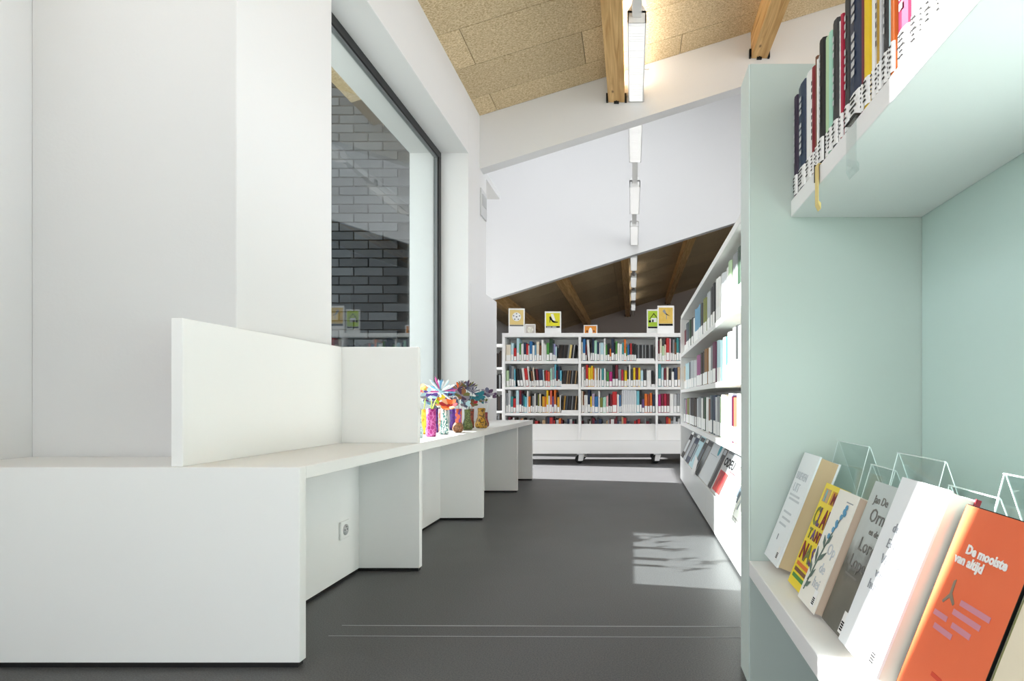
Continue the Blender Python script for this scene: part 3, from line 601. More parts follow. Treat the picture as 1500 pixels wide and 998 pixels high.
# books by pixel column of their spine edges, far end first
RROW = [
 (0, 'top', [('maroon', 999.6, 1004, .2), ('slate', 1004, 1008, .24), ('dark green', 1008, 1011.5, .235), ('charcoal', 1011.5, 1015, .22), ('white', 1015, 1017, .2), ('steel blue', 1017, 1024.5, .25), ('charcoal', 1024.5, 1029, .24), ('olive', 1029.2, 1034, .24), ('silver', 1034, 1039, .245), ('charcoal', 1039, 1043, .25), ('black', 1043, 1047, .25), ('white', 1047.2, 1054.5, .25), ('pearl', 1054.5, 1061, .24), ('white', 1062, 1065, .235), ('pale green', 1065, 1071, .25), ('grey', 1071, 1079, .25), ('dark green', 1079, 1088, .25)]),
 (1, 'second', [('orange', 993.6, 997, .2), ('white', 997, 1000, .21), ('tan', 1000, 1003.5, .2), ('pale blue', 1003.5, 1008, .215), ('slate', 1008, 1011, .21), ('silver', 1011, 1015.5, .21), ('light grey', 1015.5, 1019.5, .2), ('mauve', 1019.5, 1025, .22), ('dark brown', 1025, 1028, .22), ('black', 1028, 1031, .22), ('bronze', 1031, 1037.5, .225), ('white', 1037.5, 1039.5, .215), ('grey', 1039.5, 1042, .22), ('plum', 1042, 1048.5, .235), ('pale blue', 1048.8, 1056, .225), ('white', 1057, 1062, .22), ('teal', 1062, 1063.5, .215), ('white', 1063.5, 1069, .23), ('pink', 1069, 1070.5, .225), ('white', 1070.5, 1076, .235), ('charcoal', 1076, 1080, .235), ('white', 1080, 1088, .225)]),
 (2, 'third', [('pink', 994, 998, .2), ('white', 998, 999.5, .2), ('slate', 999.5, 1002, .205), ('grey', 1002, 1004, .2), ('mauve', 1004, 1005.5, .2), ('olive', 1005.5, 1008, .21), ('grey', 1008, 1010.5, .205), ('black', 1010.5, 1015, .21), ('dark brown', 1015, 1019, .21), ('silver', 1019, 1022, .205), ('grey', 1022, 1026, .215), ('white', 1026, 1028.5, .205), ('black', 1028.5, 1030, .21), ('dark green', 1030, 1033.5, .21), ('white', 1033.5, 1036, .21), ('brown', 1036, 1039, .2), ('slate', 1039, 1043, .22), ('navy', 1043, 1047, .22), ('light grey', 1047, 1049, .21), ('grey', 1049, 1053, .215), ('pale green', 1053, 1055, .21), ('cream', 1055, 1062.5, .22), ('white', 1062.5, 1065, .21), ('pearl', 1065, 1069, .225), ('lavender', 1069, 1071, .215), ('plum', 1071, 1072.5, .21), ('coral', 1072.5, 1077, .205), ('white', 1077, 1081, .22), ('cream', 1081, 1088, .215)]),
]
for r, nm, its in RROW:
    X = RX + .022; lim = RY1 - .036
    labs = row_labels([(c, yx(a, X) - yx(b, X)) for c, a, b, h in its], '%s shelf of the long right bookcase' % nm)
    for (c, a, b, h), lb in zip(its, labs):
        ya, yb = min(yx(a, X), lim), yx(b, X); t = ya - yb - .002
        if t < .006: continue
        lim = yb
        # wide spans hold several volumes side by side
        book(c, (X + random.uniform(0, .006), ya, RZ[r]), min(t, .075), .16, h, -math.pi / 2, 0, lb, 'books on the long right bookcase')
        if t > .12:
            k = 0; y = ya - .078
            while y - .05 > yb + .002:
                k += 1
                tt = min(.06, y - yb - .002)
                if tt < .012: break
                l2 = '%s volume %s in its matching run, %s shelf, long right bookcase' % (c, ORD[k], nm)
                while l2 in USED: l2 = l2.replace('matching', 'second matching') if 'second matching' not in l2 else l2.replace('second matching', 'third matching') if 'third matching' not in l2 else l2 + ' nearer'
                USED.add(l2)
                book(c, (X + random.uniform(0, .006), y, RZ[r]), tt, .16, h * random.uniform(.96, 1.0), -math.pi / 2, 0, l2, 'books on the long right bookcase'); y -= tt + .002
# magazines on the slanted display
MT = math.atan2(.13, .275)
def leaning(name, X, ya, wd, hh, t, z, th, label, cat, group, cover, page=M_PAGE):
    o = thing(name, (X, ya, z + .0008 + t * math.sin(th)), label, cat, (-th, 0, R(-90)), group)
    c = max(.0012, t * .09)
    MB().box(0, wd, 0, c, 0, hh).box(0, wd, t - c, t, 0, hh).box(0, c, c, t - c, 0, hh).build('cover', cover, o)
    MB().box(c, wd - .002, c, t - c, .002, hh - .002).build('pages', page, o)
    return o
MAG = [(997.4, 1000.4, 'black', 'black and white magazine at the far end of the slanted display'), (1000.7, 1003.6, 'silver', 'silver magazine second from the far end of the display'), (1003.9, 1008, 'navy', 'dark blue magazine leaning in the far half of the display'),
       (1008.4, 1014, 'pale blue', 'pale blue magazine behind a grey card on the display'), (1014.5, 1018, 'charcoal', 'charcoal magazine just right of the pale blue one'), (1018.4, 1023, 'grey', 'grey magazine left of the light grey one with teal disc'),
       (1023.5, 1036, 'pearl', 'light grey magazine with a teal disc on its cover'), (1036.4, 1040.3, 'charcoal', 'dark slim magazine right of the teal disc magazine'), (1040.8, 1059.5, 'light grey', 'magazine with black letters and a red photo on its cover'),
       (1061, 1067, 'white', 'white magazine right of the red photo magazine'), (1067.4, 1073, 'white', 'white magazine, second after the red photo magazine'), (1073.4, 1081, 'white', 'white magazine, third after the red photo magazine'), (1081.4, 1092, 'white', 'white magazine closest to the mint cabinet')]
for k, (a, b, c, lb) in enumerate(MAG):
    X = RX - .004; ya, yb = min(yx(a, X), 5.083), yx(b, X); wd = ya - yb - .006
    m = leaning('magazine', X, min(ya, 5.085), wd, .275 if k % 3 else .262, .011, .207, MT, lb, 'magazine', 'magazines on the slanted display', BM[c])
    if c == 'pearl':
        flat('disc_print', [p for p in circ(wd * .75, .215, .04, 24)], mat('teal print', '#2f9fae', .5), m)
        flat('line_print', rect(wd * .1, wd * .75, .165, .167), M_GREYINK, m)
    elif lb.startswith('magazine with'):
        flat('photo', rect(wd * .06, wd * .62, .012, .125), mat('red photo print', '#a01423', .45, noise=('#e2433a', 14, .12)), m)
        flat('header_bar', rect(wd * .06, wd * .95, .222, .262), M_GREYINK, m)
        text('title', 'ODEU', .062, M_INK, m, (wd * .06, -.001, .155), sx=1.7, bold=.002)
        flat('red_rule', rect(wd * .55, wd * .95, .140, .145), mat('red ink', '#b3202b', .5), m)
    elif k % 2 == 0:
        flat('cover_photo', rect(wd * .12, wd * .88, .05, .16), BM[('light grey', 'slate', 'grey')[k % 3]], m); flat('title_bar', rect(wd * .1, wd * .9, .21, .235), BM[('white', 'charcoal')[k % 2]], m)
    else:
        flat('title_bar', rect(wd * .1, wd * .9, .2, .23), BM['charcoal' if c != 'charcoal' else 'light grey'], m); flat('text_block', rect(wd * .1, wd * .3, .03, .17), M_GREYINK, m)
for (px, lb) in ((1012.5, 'small grey folded card on the display before the pale blue magazine'), (1060.3, 'small white folded card in front of the red photo magazine')):
    X = RX - .03; y = yx(px, X)
    cc = thing('display_card', (X, y, .206), lb, 'card', (-R(14), 0, R(-90)), 'cards on the slanted display')
    MB().prism([(0, 0), (.17, 0), (.17, .10), (.0, .125)], .0025, fn=lambda u, v, n: (u, n, v)).build('card', M_SHELF, cc)

# ------------------------------------------------------------------ the tall mint cabinet in the right foreground
D = 1.42; S = F / D
mx = lambda px: (px - PX) / S
mz = lambda py: H + (PY - py) / S
MXF, MXB, UXF = mx(1097), mx(1349.5), mx(1158)     # front edge, back panel, upper shelf front
MTOP = mz(93); US1, US0 = mz(292.6) - .004, mz(316.5) - .004; LS1, LS0 = mz(821.5), mz(844)
mc = thing('mint_cabinet', (MXF, D, 0), 'tall mint green cabinet with white shelves in the right foreground', 'cabinet')
def mp_(name, mb, m, bev=.002):
    o = mb.build(name, m, mc, bev); o.data.transform(Matrix.Translation(-Vector(mc.location))); return o
NY = -.75
mp_('end_panel', MB().box(MXF + .0035, MXB + .03, D, D + .105, 0, MTOP), M_MINT)
mp_('edge_band', MB().box(MXF, MXF + .003, D + .0005, D + .1045, 0, MTOP - .001), M_MINTEDGE, 0)
mp_('end_panel', MB().box(MXF + .0035, MXB + .03, NY - .1, NY, 0, MTOP), M_MINT)
mp_('back_panel', MB().box(MXB, MXB + .03, NY, D - .0015, 0, MTOP), M_MINTBACK)
mp_('upper_shelf', MB().box(UXF, MXB, NY, D - .0015, US0, US1), M_WHITE)
mp_('lower_shelf', MB().box(MXF, MXB, NY, D - .0015, LS0, LS1), M_WHITE)
mp_('kick_panel', MB().box(MXB - .06, MXB - .03, NY, D - .0015, 0, LS0), M_MINT)

UB = [('dark purple', 1158.5, 1164.5, .245), ('navy', 1164.5, 1176, .25), ('white', 1176.5, 1184, .245), ('dark red', 1184, 1189, .24), ('brown', 1189, 1193, .25), ('white', 1193, 1196, .235), ('black', 1196, 1203, .262), ('pale green', 1203, 1209, .25), ('mint', 1209, 1215, .245),
      ('charcoal', 1215, 1223, .25), ('white', 1223, 1226, .235), ('crimson', 1226, 1230, .24), ('charcoal', 1230.5, 1238, .255), ('navy', 1238, 1256, .26), ('maroon', 1256, 1259.5, .245), ('yellow', 1260, 1270, .245), ('white', 1270, 1276, .24), ('gold', 1276, 1282, .245), ('light grey', 1282, 1286, .235), ('charcoal', 1286, 1295, .25), ('pale blue', 1295, 1299, .24), ('orange', 1299, 1306, .245),
      ('burgundy', 1306, 1325, .25), ('white', 1326, 1342, .245), ('cream', 1342, 1350, .23), ('white', 1350, 1364, .24), ('pale yellow', 1364, 1374, .24), ('white', 1374, 1396, .245), ('pearl', 1396, 1415, .235), ('cream', 1415, 1445, .24), ('white', 1445, 1480, .24), ('light grey', 1480, 1520, .24)]
X = UXF + .001
random.seed(3)
labs = row_labels([(c, yx(a, X) - yx(b, X)) for c, a, b, h in UB], 'upper mint cabinet shelf')
for (c, a, b, h), lb in zip(UB, labs):
    ya, yb = min(yx(a, X), D - .004), yx(b, X); t = ya - yb - .0012
    o = book(c, (X + .003 + random.uniform(0, .004), ya, US1), t, .17, h, -math.pi / 2, 0, lb, 'books on the upper mint shelf', LAB_NEAR, True)
    if c in ('dark purple', 'dark red', 'charcoal', 'burgundy', 'navy', 'crimson', 'black', 'gold'):
        tm = MB()
        for k in range(9):
            if k == 5: continue
            z = .34 + k * .062; tm.add([(.36, -.0105, z), (.62, -.0105, z), (.62, -.0105, z + .04), (.36, -.0105, z + .04)], [(0, 1, 2, 3)])
        tag(tm.build('spine_title', BM['light grey' if c not in ('gold', 'dark red') else 'black'], o), kind='stuff')
for px, m, lb in ((1243, M_CLEAR, 'clear plastic tag hanging on the upper mint shelf edge'), (1197, BM['pale yellow'], 'pale tag hanging from the shelf near the left books')):
    y = yx(px, UXF); tg = thing('shelf_tag', (UXF - .0015, y, US1 - .03), lb, 'shelf tag', (0, 0, R(-90)), 'tags on the upper mint shelf')
    wdt = .045 if m is M_CLEAR else .02
    MB().prism([(0, .03), (0, -.05), (.006, -.062), (.006, -.05), (.0015, -.045), (.0015, .0305), (.02, .0305), (.02, .0320), (0, .0320)], wdt, fn=lambda u, v, n: (n, u - .003, v)).build('tag_sheet', m, tg)
    if m is M_CLEAR: MB().box(0, wdt, -.004, .03, .0325, .036).build('clip', M_BLACK, tg)
    else: MB().box(-.004, 0, -.004, .03, .0, .036).build('clip', M_BLACK, tg)

# books leaning on the lower shelf, covers facing the aisle
TH = R(21.7)
def dbook(*a, **k): return leaning('display_book', *a, **k)
G = 'books displayed on the lower mint shelf'
C_W1 = mat('cool white cover', '#eff3f5', .3, .5); C_Y = mat('yellow cover', '#f3d912', .3, .5); C_F = mat('ivory cover', '#f1eee4', .4, .4)
C_O = mat('orange cover', '#f0764a', .45, .4, ('#ea6a3e', 9, .3)); C_CR = mat('cream cover', '#eadfc6', .45, .4)
def cover4():
    m = bpy.data.materials.new('misty grey cover'); m.use_nodes = True; nt = m.node_tree; b = nt.nodes['Principled BSDF']; b.inputs['Roughness'].default_value = .3
    tc = nt.nodes.new('ShaderNodeTexCoord'); sp = nt.nodes.new('ShaderNodeSeparateXYZ'); nt.links.new(tc.outputs['Object'], sp.inputs[0])
    n = nt.nodes.new('ShaderNodeTexNoise'); n.inputs['Scale'].default_value = 22; n.inputs['Detail'].default_value = 6; nt.links.new(tc.outputs['Object'], n.inputs['Vector'])
    ma = nt.nodes.new('ShaderNodeMath'); ma.operation = 'MULTIPLY_ADD'; ma.inputs[1].default_value = 9.0; nt.links.new(sp.outputs['Z'], ma.inputs[0]); nt.links.new(n.outputs['Fac'], ma.inputs[2])
    r = nt.nodes.new('ShaderNodeValToRGB'); e = r.color_ramp.elements
    e[0].position = .0; e[0].color = lin('#4c4a42'); e[1].position = 1.0; e[1].color = lin('#c4cdcb')
    q = e.new(.62); q.color = lin('#5b5b55'); q = e.new(.80); q.color = lin('#b9c0bd'); q = e.new(.5); q.color = lin('#6f6b60')
    mr = nt.nodes.new('ShaderNodeMapRange'); mr.inputs['From Max'].default_value = 2.4; nt.links.new(ma.outputs[0], mr.inputs['Value'])
    nt.links.new(mr.outputs[0], r.inputs['Fac']); nt.links.new(r.outputs['Color'], b.inputs['Base Color']); return m
def barcode(o, x, z, s=1.0):
    flat('library_sticker', rect(x, x + .016 * s, z, z + .03 * s), M_LABEL, o)
    for k in range(4): flat('barcode_bar', rect(x + .003 * s, x + .013 * s, z + .004 * s + k * .0035 * s, z + .006 * s + k * .0035 * s), M_INK, o, y=-.0014)
# 1 white, thick
b1 = dbook(.3215, 1.412, .118, .266, .05, LS1, TH, 'thick white book with tan pages, leaning at the left end of the shelf', 'book', G, C_W1, M_TANPAGE)
text('cover_text', 'BRIEVEN', .026, M_PALEINK, b1, (.012, -.0008, .20), sx=.8); text('cover_text', 'UIT', .03, M_PALEINK, b1, (.02, -.0008, .17))
for z, a, b in ((.158, .015, .09), (.148, .02, .1), (.115, .02, .08), (.10, .025, .09), (.085, .02, .075)): flat('text_line', rect(a, b, z, z + .005), M_PALEINK, b1)
flat('publisher_mark', rect(.045, .05, .05, .064), M_GREYINK, b1); barcode(b1, .085, .012)
# 2 yellow with multicoloured letters
b2 = dbook(.334, 1.245, .104, .226, .014, LS1, TH, 'bright yellow book with multicoloured block letters', 'book', G, C_Y)
LC = [BM['dark red'], BM['burgundy'], BM['sky blue'], BM['dark red'], BM['olive'], BM['purple']]
def letters(o, s, x, z, size, sx, step):
    for i, ch in enumerate(s):
        if ch != ' ': text('letter', ch, size, LC[(i + len(s)) % 6], o, (x + i * step, -.001, z), sx=sx, bold=.0012)
flat('letter_block', rect(.012, .045, .186, .215), BM['tan'], b2); flat('letter_block', rect(.055, .09, .186, .215), BM['ochre'], b2)
letters(b2, 'IM', .022, .189, .032, .9, .042); letters(b2, 'CLAU', .006, .135, .056, .62, .024); letters(b2, 'TANT', .012, .105, .03, .85, .021); letters(b2, 'NAS', .008, .058, .052, .85, .031)
for z, m in ((.043, BM['orange']), (.03, BM['brown']), (.017, BM['green'])): flat('text_line', rect(.012, .085, z, z + .008), m, b2)
# 3 ivory with blue flower spray
b3 = dbook(.3245, 1.138, .098, .226, .022, LS1, TH, 'ivory book with a blue flower spray on its cover', 'book', G, C_F, mat('pinkish pages', '#cfb9a4', .85, .1))
M_STEM = mat('grey green print', '#5d7268', .5); M_PET = mat('blue print', '#5f9fc4', .5)
flat('stem_print', [(.012, .02), (.016, .02), (.03, .09), (.045, .14), (.062, .185), (.06, .187), (.042, .142), (.026, .092)], M_STEM, b3)
for x, z, a, l in ((.014, .04, .9, .035), (.018, .055, 2.3, .03), (.024, .08, .7, .04), (.022, .075, 2.0, .035), (.036, .115, 1.0, .03), (.034, .11, 2.2, .028), (.012, .025, .6, .03)):
    c, s_ = math.cos(a), math.sin(a); flat('leaf_print', [(x, z), (x + l * .5 * c - .005 * s_, z + l * .5 * s_ + .005 * c), (x + l * c, z + l * s_), (x + l * .5 * c + .005 * s_, z + l * .5 * s_ - .005 * c)], M_STEM, b3, y=-.0012)
for x, z in ((.036, .135), (.044, .15), (.048, .165), (.052, .16), (.058, .178), (.062, .19), (.068, .186), (.066, .198)): flat('petal_print', circ(x, z, .006, 6), M_PET, b3, y=-.0016)
text('cover_text', 'Op', .03, M_PALEINK, b3, (.052, -.0008, .105)); text('cover_text', 'de', .028, M_PALEINK, b3, (.05, -.0008, .068)); text('cover_text', 'hei', .028, M_PALEINK, b3, (.045, -.0008, .038))
flat('author_line', rect(.055, .085, .207, .209), M_GREYINK, b3); barcode(b3, .07, .008)
# 4 grey landscape
C_4 = cover4()
b4 = dbook(.337, 1.033, .106, .262, .014, LS1, TH, 'grey misty landscape book between the ivory and white books', 'book', G, C_4)
M_GT = mat('brown grey ink', '#7f7d78', .6)
text('title', 'Jan De', .02, M_GT, b4, (.024, -.001, .225)); text('title', 'Ornis', .034, M_GT, b4, (.03, -.001, .193)); text('title', 'en de', .016, M_GT, b4, (.05, -.001, .172)); text('title', 'Lore', .034, M_GT, b4, (.032, -.001, .14)); text('title', 'Lopen', .032, M_GT, b4, (.022, -.001, .108))
flat('subtitle', rect(.022, .07, .093, .096), M_GT, b4); barcode(b4, .075, .006, 1.2)
# 5 white, sunlit, red board edge
b5 = dbook(.3255, .917, .139, .275, .042, LS1, TH, 'large white book with red back board, half in sunlight', 'book', G, C_W1)
MB().box(.1375, .1405, .036, .0435, 0, .277).build('back_board', BM['dark red'], b5)
for s_, z in (('de dag', .19), ('Een en', .165), ('Vrouwen', .14), ('van het', .118), ('huis', .097)): text('title', s_, .021, M_GREYINK, b5, (.034 if len(s_) > 4 else .026, -.001, z))
flat('publisher_mark', rect(.1, .106, .03, .04), M_GREYINK, b5); barcode(b5, .105, .01, 1.1)
# 6 orange
b6 = dbook(.345, .766, .146, .262, .03, LS1, TH, 'orange book with bold white title lettering', 'book', G, C_O)
MB().box(.1462, .1475, 0, .0035, 0, .262).build('dark_edge', M_INK, b6); MB().box(-.0012, -.0002, 0, .03, 0, .262).build('dark_edge', M_INK, b6); MB().box(0, .146, .0005, .03, .2622, .2632).build('dark_edge', M_INK, b6)
text('title', 'De mooiste', .0165, M_LABEL, b6, (.036, -.001, .203), bold=.0006); text('title', 'van altijd', .0165, M_LABEL, b6, (.02, -.001, .188), bold=.0006)
flat('figure', [(.035, .165), (.039, .168), (.041, .15), (.052, .14), (.05, .137), (.039, .144), (.03, .134), (.027, .136), (.036, .148)], mat('taupe print', '#8c7d6c', .6), b6)
for z, a, b in ((.142, .062, .12), (.128, .055, .11), (.115, .02, .05), (.113, .062, .1), (.1, .03, .07)): flat('text_line', rect(a, b, z, z + .007), mat('lilac print', '#cf8a9a', .6), b6)
flat('red_mark', rect(.06, .082, .05, .055), mat('vermilion print', '#d8452a', .6), b6)
# 7 cream, cut by the frame
b7 = dbook(.343, .608, .13, .25, .03, LS1, TH, 'cream book cut by the right edge of the picture', 'book', G, C_CR)
MB().box(-.0015, -.0002, 0, .03, 0, .25).build('green_edge', BM['olive'], b7)
# clear acrylic easels behind the books
for ya, yb, lb in ((1.40, 1.215, 'clear acrylic easel behind the thick white and yellow books'), (1.085, .92, 'clear acrylic easel behind the grey and large white books'), (.775, .60, 'clear acrylic easel behind the orange book'), (1.205, 1.095, 'low clear acrylic easel behind the ivory book'), (.91, .785, 'low clear acrylic easel between the white and orange books')):
    low = lb.startswith('low'); zt = .60 if not low else .565; xt = .478
    e = thing('book_easel', (.418, ya, LS1 + .0008), lb, 'book stand', (0, 0, R(-90)), 'acrylic easels on the lower mint shelf'); wd = ya - yb; hz = zt - LS1
    q = .0022
    MB().prism([(.0, 0), (xt - .40, hz), (xt - .40 + q, hz), (q, 0)], wd, fn=lambda u, v, n: (n, u, v)).build('front_sheet', M_CLEAR, e)
    MB().prism([(xt - .40 + q, hz), (xt - .30, 0), (xt - .30 + q, 0), (xt - .40 + 2 * q, hz)], wd, fn=lambda u, v, n: (n, u, v)).build('back_sheet', M_CLEAR, e)
    rim = mat('bright acrylic edge', '#e9f4f2', .2)
    MB().box(0, wd, xt - .401, xt - .398, hz, hz + .0015).build('top_edge', rim, e)
    for n_ in (0, wd - .0012):
        MB().prism([(.0, 0), (xt - .40, hz), (xt - .40 + .0016, hz), (.0016, 0)], .0012, fn=lambda u, v, n: (n_ + n, u - .0001, v)).build('side_edge', rim, e)
        MB().prism([(xt - .40 + .002, hz), (xt - .30 + .002, 0), (xt - .30 + .0036, 0), (xt - .40 + .0036, hz)], .0012, fn=lambda u, v, n: (n_ + n, u + .0001, v)).build('side_edge', rim, e)

# ------------------------------------------------------------------ craft vases with paper flowers on the bench
def vase_mat(name, c1, c2, kind='voronoi', sc=60):
    m = bpy.data.materials.new(name); m.use_nodes = True; nt = m.node_tree; b = nt.nodes['Principled BSDF']; b.inputs['Roughness'].default_value = .35
    tc = nt.nodes.new('ShaderNodeTexCoord')
    if kind == 'wave':
        t = nt.nodes.new('ShaderNodeTexWave'); t.bands_direction = 'X'; t.inputs['Scale'].default_value = sc; t.inputs['Distortion'].default_value = 9; t.inputs['Detail Scale'].default_value = 2.5
        nt.links.new(tc.outputs['Object'], t.inputs['Vector']); out = t.outputs['Fac']
    else:
        t = nt.nodes.new('ShaderNodeTexVoronoi'); t.feature = 'DISTANCE_TO_EDGE' if kind == 'edge' else 'F1'; t.inputs['Scale'].default_value = sc
        nt.links.new(tc.outputs['Object'], t.inputs['Vector']); out = t.outputs['Distance']
    r = nt.nodes.new('ShaderNodeValToRGB'); r.color_ramp.elements[0].color = lin(c2); r.color_ramp.elements[1].color = lin(c1)
    r.color_ramp.elements[0].position = .3 if kind == 'wave' else (.03 if kind == 'edge' else .25); r.color_ramp.elements[1].position = .5 if kind == 'wave' else (.12 if kind == 'edge' else .5)
    nt.links.new(out, r.inputs['Fac']); nt.links.new(r.outputs['Color'], b.inputs['Base Color']); return m
PF = {'straight': [(.85, 0), (1, .03), (1, .3), (.86, .42), (.9, .7), (.95, 1.0), (.82, 1.0), (.75, .9)],
      'waist': [(.9, 0), (1.05, .05), (1.1, .25), (.8, .45), (.72, .75), (.8, 1.0), (.68, 1.0), (.6, .9)],
      'bell': [(1.0, 0), (1.25, .06), (1.3, .22), (1.0, .4), (.78, .55), (.74, .85), (.82, 1.0), (.7, 1.0), (.62, .9)],
      'pot': [(.7, 0), (1.05, .15), (1.15, .45), (1.0, .8), (.8, 1.0), (.68, 1.0), (.65, .9)]}
def vase(px, pyb, wpx, pytop, form, m, label):
    Y = (H - BZ) * F / (pyb - PY); p = at(px, pyb, Y); r = wpx / 2 * Y / F; hh = (pyb - pytop) * Y / F
    v = thing('vase', (p.x, Y, BZ + .0008), label, 'vase', (0, 0, random.uniform(0, 3)), 'craft vases on the bench')
    MB().lathe([(a * r, z * hh) for a, z in PF[form]], 10 if form != 'pot' else 16, wob=lambda a, z: 1 + .04 * math.sin(3 * a + 40 * z)).build('body', m, v)
    rm = MB().lathe([(PF[form][-2][0] * r, hh - .001), (PF[form][-2][0] * r * 1.12, hh - .002), (PF[form][-2][0] * r * 1.12, hh + .003), (PF[form][-2][0] * r, hh + .003)], 12)
    rm.build('rim', m, v); return v, Vector((p.x, Y, BZ)), r, hh
def flower(px, py, Y, base, kind, m, mst, label, size=.045, n=9):
    """stem from the vase mouth to the head, petals facing outwards"""
    h = at(px, py, Y); rel = h - base
    f = thing('paper_flower', base, label, 'paper flower', group='paper flowers on the bench')
    mid = rel * .5 + Vector((0, 0, rel.z * .12))
    MB().tube([Vector((0, 0, 0)), mid, rel], .0022, 6).build('stem', mst, f)
    ax = Vector((random.uniform(.1, .5), -.55, .6)).normalized()
    if kind == 'star':
        a1 = ax.orthogonal().normalized(); a2 = ax.cross(a1)
        for k in range(n):
            an = 2.399 * k; el = .15 + .75 * (k / n); d = ((a1 * math.cos(an) + a2 * math.sin(an)) * math.cos(el) + Vector((0, 0, 1)) * math.sin(el)).normalized()
            L = size * random.uniform(.8, 1.15); s_ = d.cross(ax).normalized() * .0042; u = d.cross(s_).normalized() * .0018
            p0, p1, p2 = rel, rel + d * L * .8, rel + d * L
            vs = [p0 - s_ * .5 - u, p0 + s_ * .5 - u, p1 + s_ - u, p1 - s_ - u, p0 - s_ * .5 + u, p0 + s_ * .5 + u, p1 + s_ + u, p1 - s_ + u, p2]
            MB().add(vs, [(0, 1, 5, 4), (1, 2, 6, 5), (3, 0, 4, 7), (0, 3, 2, 1), (4, 5, 6, 7), (2, 3, 8), (6, 2, 8), (7, 6, 8), (3, 7, 8)]).build('petal', m[k % len(m)], f)
    else:
        a1 = ax.orthogonal().normalized(); a2 = ax.cross(a1)
        for k in range(n):
            an = 2 * math.pi * k / n + random.uniform(-.15, .15); d = (a1 * math.cos(an) + a2 * math.sin(an) + ax * .35).normalized(); s_ = d.cross(ax).normalized()
            L = size; wv = L * .3; u = ax * .0012
            ring = [rel + d * L * .1, rel + d * L * .45 + s_ * wv, rel + d * L * .8 + s_ * wv * .8, rel + d * L, rel + d * L * .8 - s_ * wv * .8, rel + d * L * .45 - s_ * wv]
            MB().add([q - u for q in ring] + [q + u for q in ring], [(5, 4, 3, 2, 1, 0), (6, 7, 8, 9, 10, 11)] + [(i, (i + 1) % 6, (i + 1) % 6 + 6, i + 6) for i in range(6)]).build('petal', m[k % len(m)], f)
    hm = MB().lathe([(.2, -.8), (.8, -.5), (1, 0), (.8, .5), (.2, .8)], 10); q = size * .22
    hm.v = [tuple(rel + (a1 * v[0] + a2 * v[1] + ax * v[2]) * q) for v in hm.v]; hm.build('flower_centre', m[-1], f)
    return f
VM = {'ice': vase_mat('ice blue speckle', '#c9d8d6', '#6f8f93', 'F1', 90), 'yel': vase_mat('yellow craft', '#e8c443', '#c98f1e', 'F1', 70), 'mag': vase_mat('magenta craft', '#a21d74', '#cf6fae', 'edge', 60), 'pur': vase_mat('violet craft', '#5a2f8f', '#35205c', 'F1', 50),
      'cor': vase_mat('coral craft', '#ee7f5e', '#f6b79c', 'F1', 60), 'zig': vase_mat('teal zigzag', '#e9efe9', '#2b7f7b', 'wave', 26), 'str': vase_mat('violet orange stripe', '#d8633f', '#6a3f9a', 'wave', 14), 'brn': vase_mat('brown craft', '#9a6b4a', '#6f4a31', 'edge', 60),
      'grn': vase_mat('moss green craft', '#6f7d44', '#454f2a', 'edge', 60), 'rus': vase_mat('russet craft', '#9a4a33', '#6d2f24', 'F1', 60), 'amb': vase_mat('amber craft', '#b9891f', '#5a3a12', 'wave', 22), 'wine': vase_mat('wine craft', '#8a2b33', '#5d1a24', 'F1', 60)}
FM = {k: mat(k + ' paper', v, .6, .3) for k, v in {'whitep': '#eef1f3', 'icep': '#b9dbe6', 'skyp': '#6fa9cf', 'violetp': '#6a4c9c', 'pinkp': '#d25aa0', 'orangep': '#f0703a', 'yellowp': '#efd23a', 'limep': '#b5d334', 'tealp': '#1f6a78', 'plump': '#4b3350', 'greyp': '#8d8896', 'duskp': '#5d5f7a', 'peachp': '#f4b48a', 'redp': '#b5333a', 'olivep': '#6a6a3d', 'browp': '#8a5f42'}.items()}
P = lambda *k: [FM[q] for q in k]
SG = mat('green paper stem', '#a9c23a', .6); SW = mat('white paper stem', '#dfe6e3', .6); SD = mat('dusky stem', '#8fa39c', .6)
V = {}
for k, px, pyb, wpx, pyt, form, m, lb in (
    ('yel', 620.5, 636.5, 10, 601, 'bell', 'yel', 'yellow craft vase behind the pale blue one, beside the screen'),
    ('ice', 612.5, 642, 13, 600, 'waist', 'ice', 'pale blue speckled vase right beside the white side screen'),
    ('pur', 633.5, 634, 18, 599.5, 'straight', 'pur', 'dark violet vase standing behind the magenta one'),
    ('mag', 631.5, 640, 15, 600.5, 'straight', 'mag', 'magenta vase with pink flecks, front of the row'),
    ('cor', 645.5, 632.6, 7.5, 600, 'straight', 'cor', 'coral pink vase between the magenta and zigzag vases'),
    ('zig', 650.5, 636.5, 12.5, 598.5, 'waist', 'zig', 'white vase with dark teal zigzags'),
    ('pu2', 664.5, 630.2, 12, 600, 'straight', 'pur', 'violet vase left behind the violet and orange striped one'),
    ('str', 671.5, 631.2, 11, 600, 'straight', 'str', 'violet and orange striped vase behind the brown pot'),
    ('brn', 671, 633.6, 14, 620.5, 'pot', 'brn', 'small round brown pot in front of the striped vase'),
    ('rus', 690.2, 627.2, 9, 600, 'straight', 'rus', 'russet vase behind the moss green one'),
    ('grn', 684.8, 629.8, 11.5, 601, 'bell', 'grn', 'moss green vase near the far end of the row'),
    ('wine', 711.0, 625.4, 8.5, 605, 'bell', 'wine', 'wine red vase peeking out behind the amber one'),
    ('amb', 705.2, 627.4, 14, 599, 'bell', 'amb', 'amber vase with dark stripes, farthest along the bench')):
    V[k] = vase(px, pyb, wpx, pyt, form, VM[m], lb)
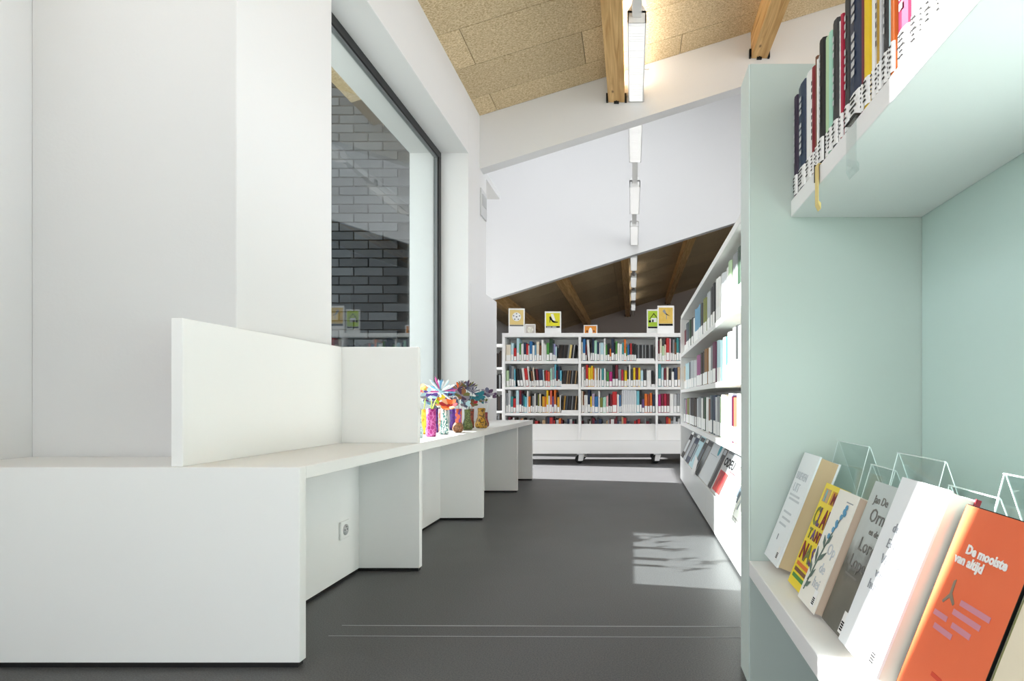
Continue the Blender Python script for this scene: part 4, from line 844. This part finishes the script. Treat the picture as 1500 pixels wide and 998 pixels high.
def fl(k, px, py, kind, cols, st_, lb, size, n, dy=0):
    v, b, r, hh = V[k]; flower(px, py, b.y + dy, b + Vector((random.uniform(-.3, .3) * r, random.uniform(-.3, .3) * r, hh * .8)), kind, P(*cols), st_, lb, size, n)
fl('mag', 645, 574, 'star', ('whitep', 'icep', 'whitep', 'skyp', 'whitep', 'pinkp', 'icep'), SG, 'big white and pale blue starburst flower with pink strips', .072, 26)
fl('mag', 632, 579, 'petal', ('violetp', 'whitep', 'icep', 'violetp'), SG, 'violet and white flower left under the big starburst', .042, 8, 0.05)
fl('ice', 611, 571, 'petal', ('peachp', 'whitep', 'redp', 'yellowp'), SG, 'peach and white flower next to the white screen', .042, 8)
fl('ice', 614, 582, 'petal', ('icep', 'whitep', 'greyp', 'olivep'), SW, 'pale blue flower low beside the white screen', .036, 7, -.03)
fl('yel', 625, 573, 'petal', ('whitep', 'peachp', 'yellowp'), SG, 'cream and yellow flower between screen and starburst', .036, 7)
fl('pur', 640, 584, 'petal', ('yellowp', 'violetp', 'limep', 'orangep'), SG, 'yellow and violet flower over the violet vase', .044, 9)
fl('cor', 649, 588, 'petal', ('violetp', 'yellowp', 'whitep', 'redp'), SG, 'violet flower with yellow tips above the coral vase', .04, 8)
fl('zig', 657, 595, 'petal', ('orangep', 'orangep', 'peachp', 'redp'), SG, 'bright orange flower on the zigzag vase', .05, 8)
fl('zig', 646, 594, 'petal', ('peachp', 'whitep', 'limep'), SG, 'peach flower with lime centre by the zigzag vase', .032, 7, 0.05)
fl('pu2', 662, 576, 'petal', ('pinkp', 'violetp', 'duskp', 'plump'), SD, 'pink and violet flower over the violet back vase', .046, 8)
fl('str', 671, 570, 'star', ('greyp', 'browp', 'plump', 'orangep'), SD, 'dusky spiky flower above the striped vase', .04, 14)
fl('str', 676, 580, 'petal', ('olivep', 'browp', 'plump', 'greyp'), SW, 'olive brown flower above the brown pot', .05, 8, -0.045)
fl('grn', 685, 569, 'star', ('plump', 'olivep', 'greyp', 'duskp'), SD, 'dark spiky flower over the green vase', .058, 18)
fl('grn', 693, 576, 'star', ('greyp', 'whitep', 'duskp'), SD, 'grey lilac spiky flower right of the dark one', .05, 16, 0.06)
fl('rus', 684, 588, 'petal', ('duskp', 'greyp', 'redp', 'browp'), SD, 'dusky blue flower low beside the russet vase', .052, 7)
fl('rus', 692, 592, 'petal', ('redp', 'browp', 'olivep'), SD, 'small russet flower low over the russet vase', .038, 6, -0.05)
fl('amb', 699, 582, 'petal', ('tealp', 'tealp', 'whitep', 'tealp'), SW, 'dark teal flower with white teeth left of the amber vase', .058, 6)
fl('amb', 714, 577, 'petal', ('plump', 'duskp', 'greyp'), SW, 'plum grey flower highest above the amber vase', .046, 6, 0.05)
fl('pu2', 666, 590, 'petal', ('duskp', 'greyp', 'plump'), SD, 'dusky flower low between the zigzag and striped vases', .04, 7, .03)
fl('str', 680, 592, 'petal', ('icep', 'greyp', 'duskp'), SW, 'pale blue grey flower low over the striped vase', .042, 7, .06)
fl('pur', 626, 588, 'petal', ('icep', 'skyp', 'greyp', 'violetp'), SG, 'sky blue flower low behind the magenta vase', .04, 7, .04)
fl('cor', 655, 580, 'star', ('violetp', 'plump', 'skyp'), SG, 'small violet spiky flower right of the big starburst', .042, 14, .04)
fl('rus', 676, 566, 'star', ('olivep', 'plump', 'browp'), SD, 'tallest olive spiky flower behind the green vase', .045, 16, .05)
fl('wine', 707, 588, 'petal', ('olivep', 'tealp', 'greyp'), SW, 'olive and teal flower low behind the amber vase', .036, 6, .05)
fl('wine', 720, 581, 'petal', ('plump', 'greyp', 'plump', 'whitep'), SW, 'dark pointed flower reaching right of the amber vase', .042, 5)
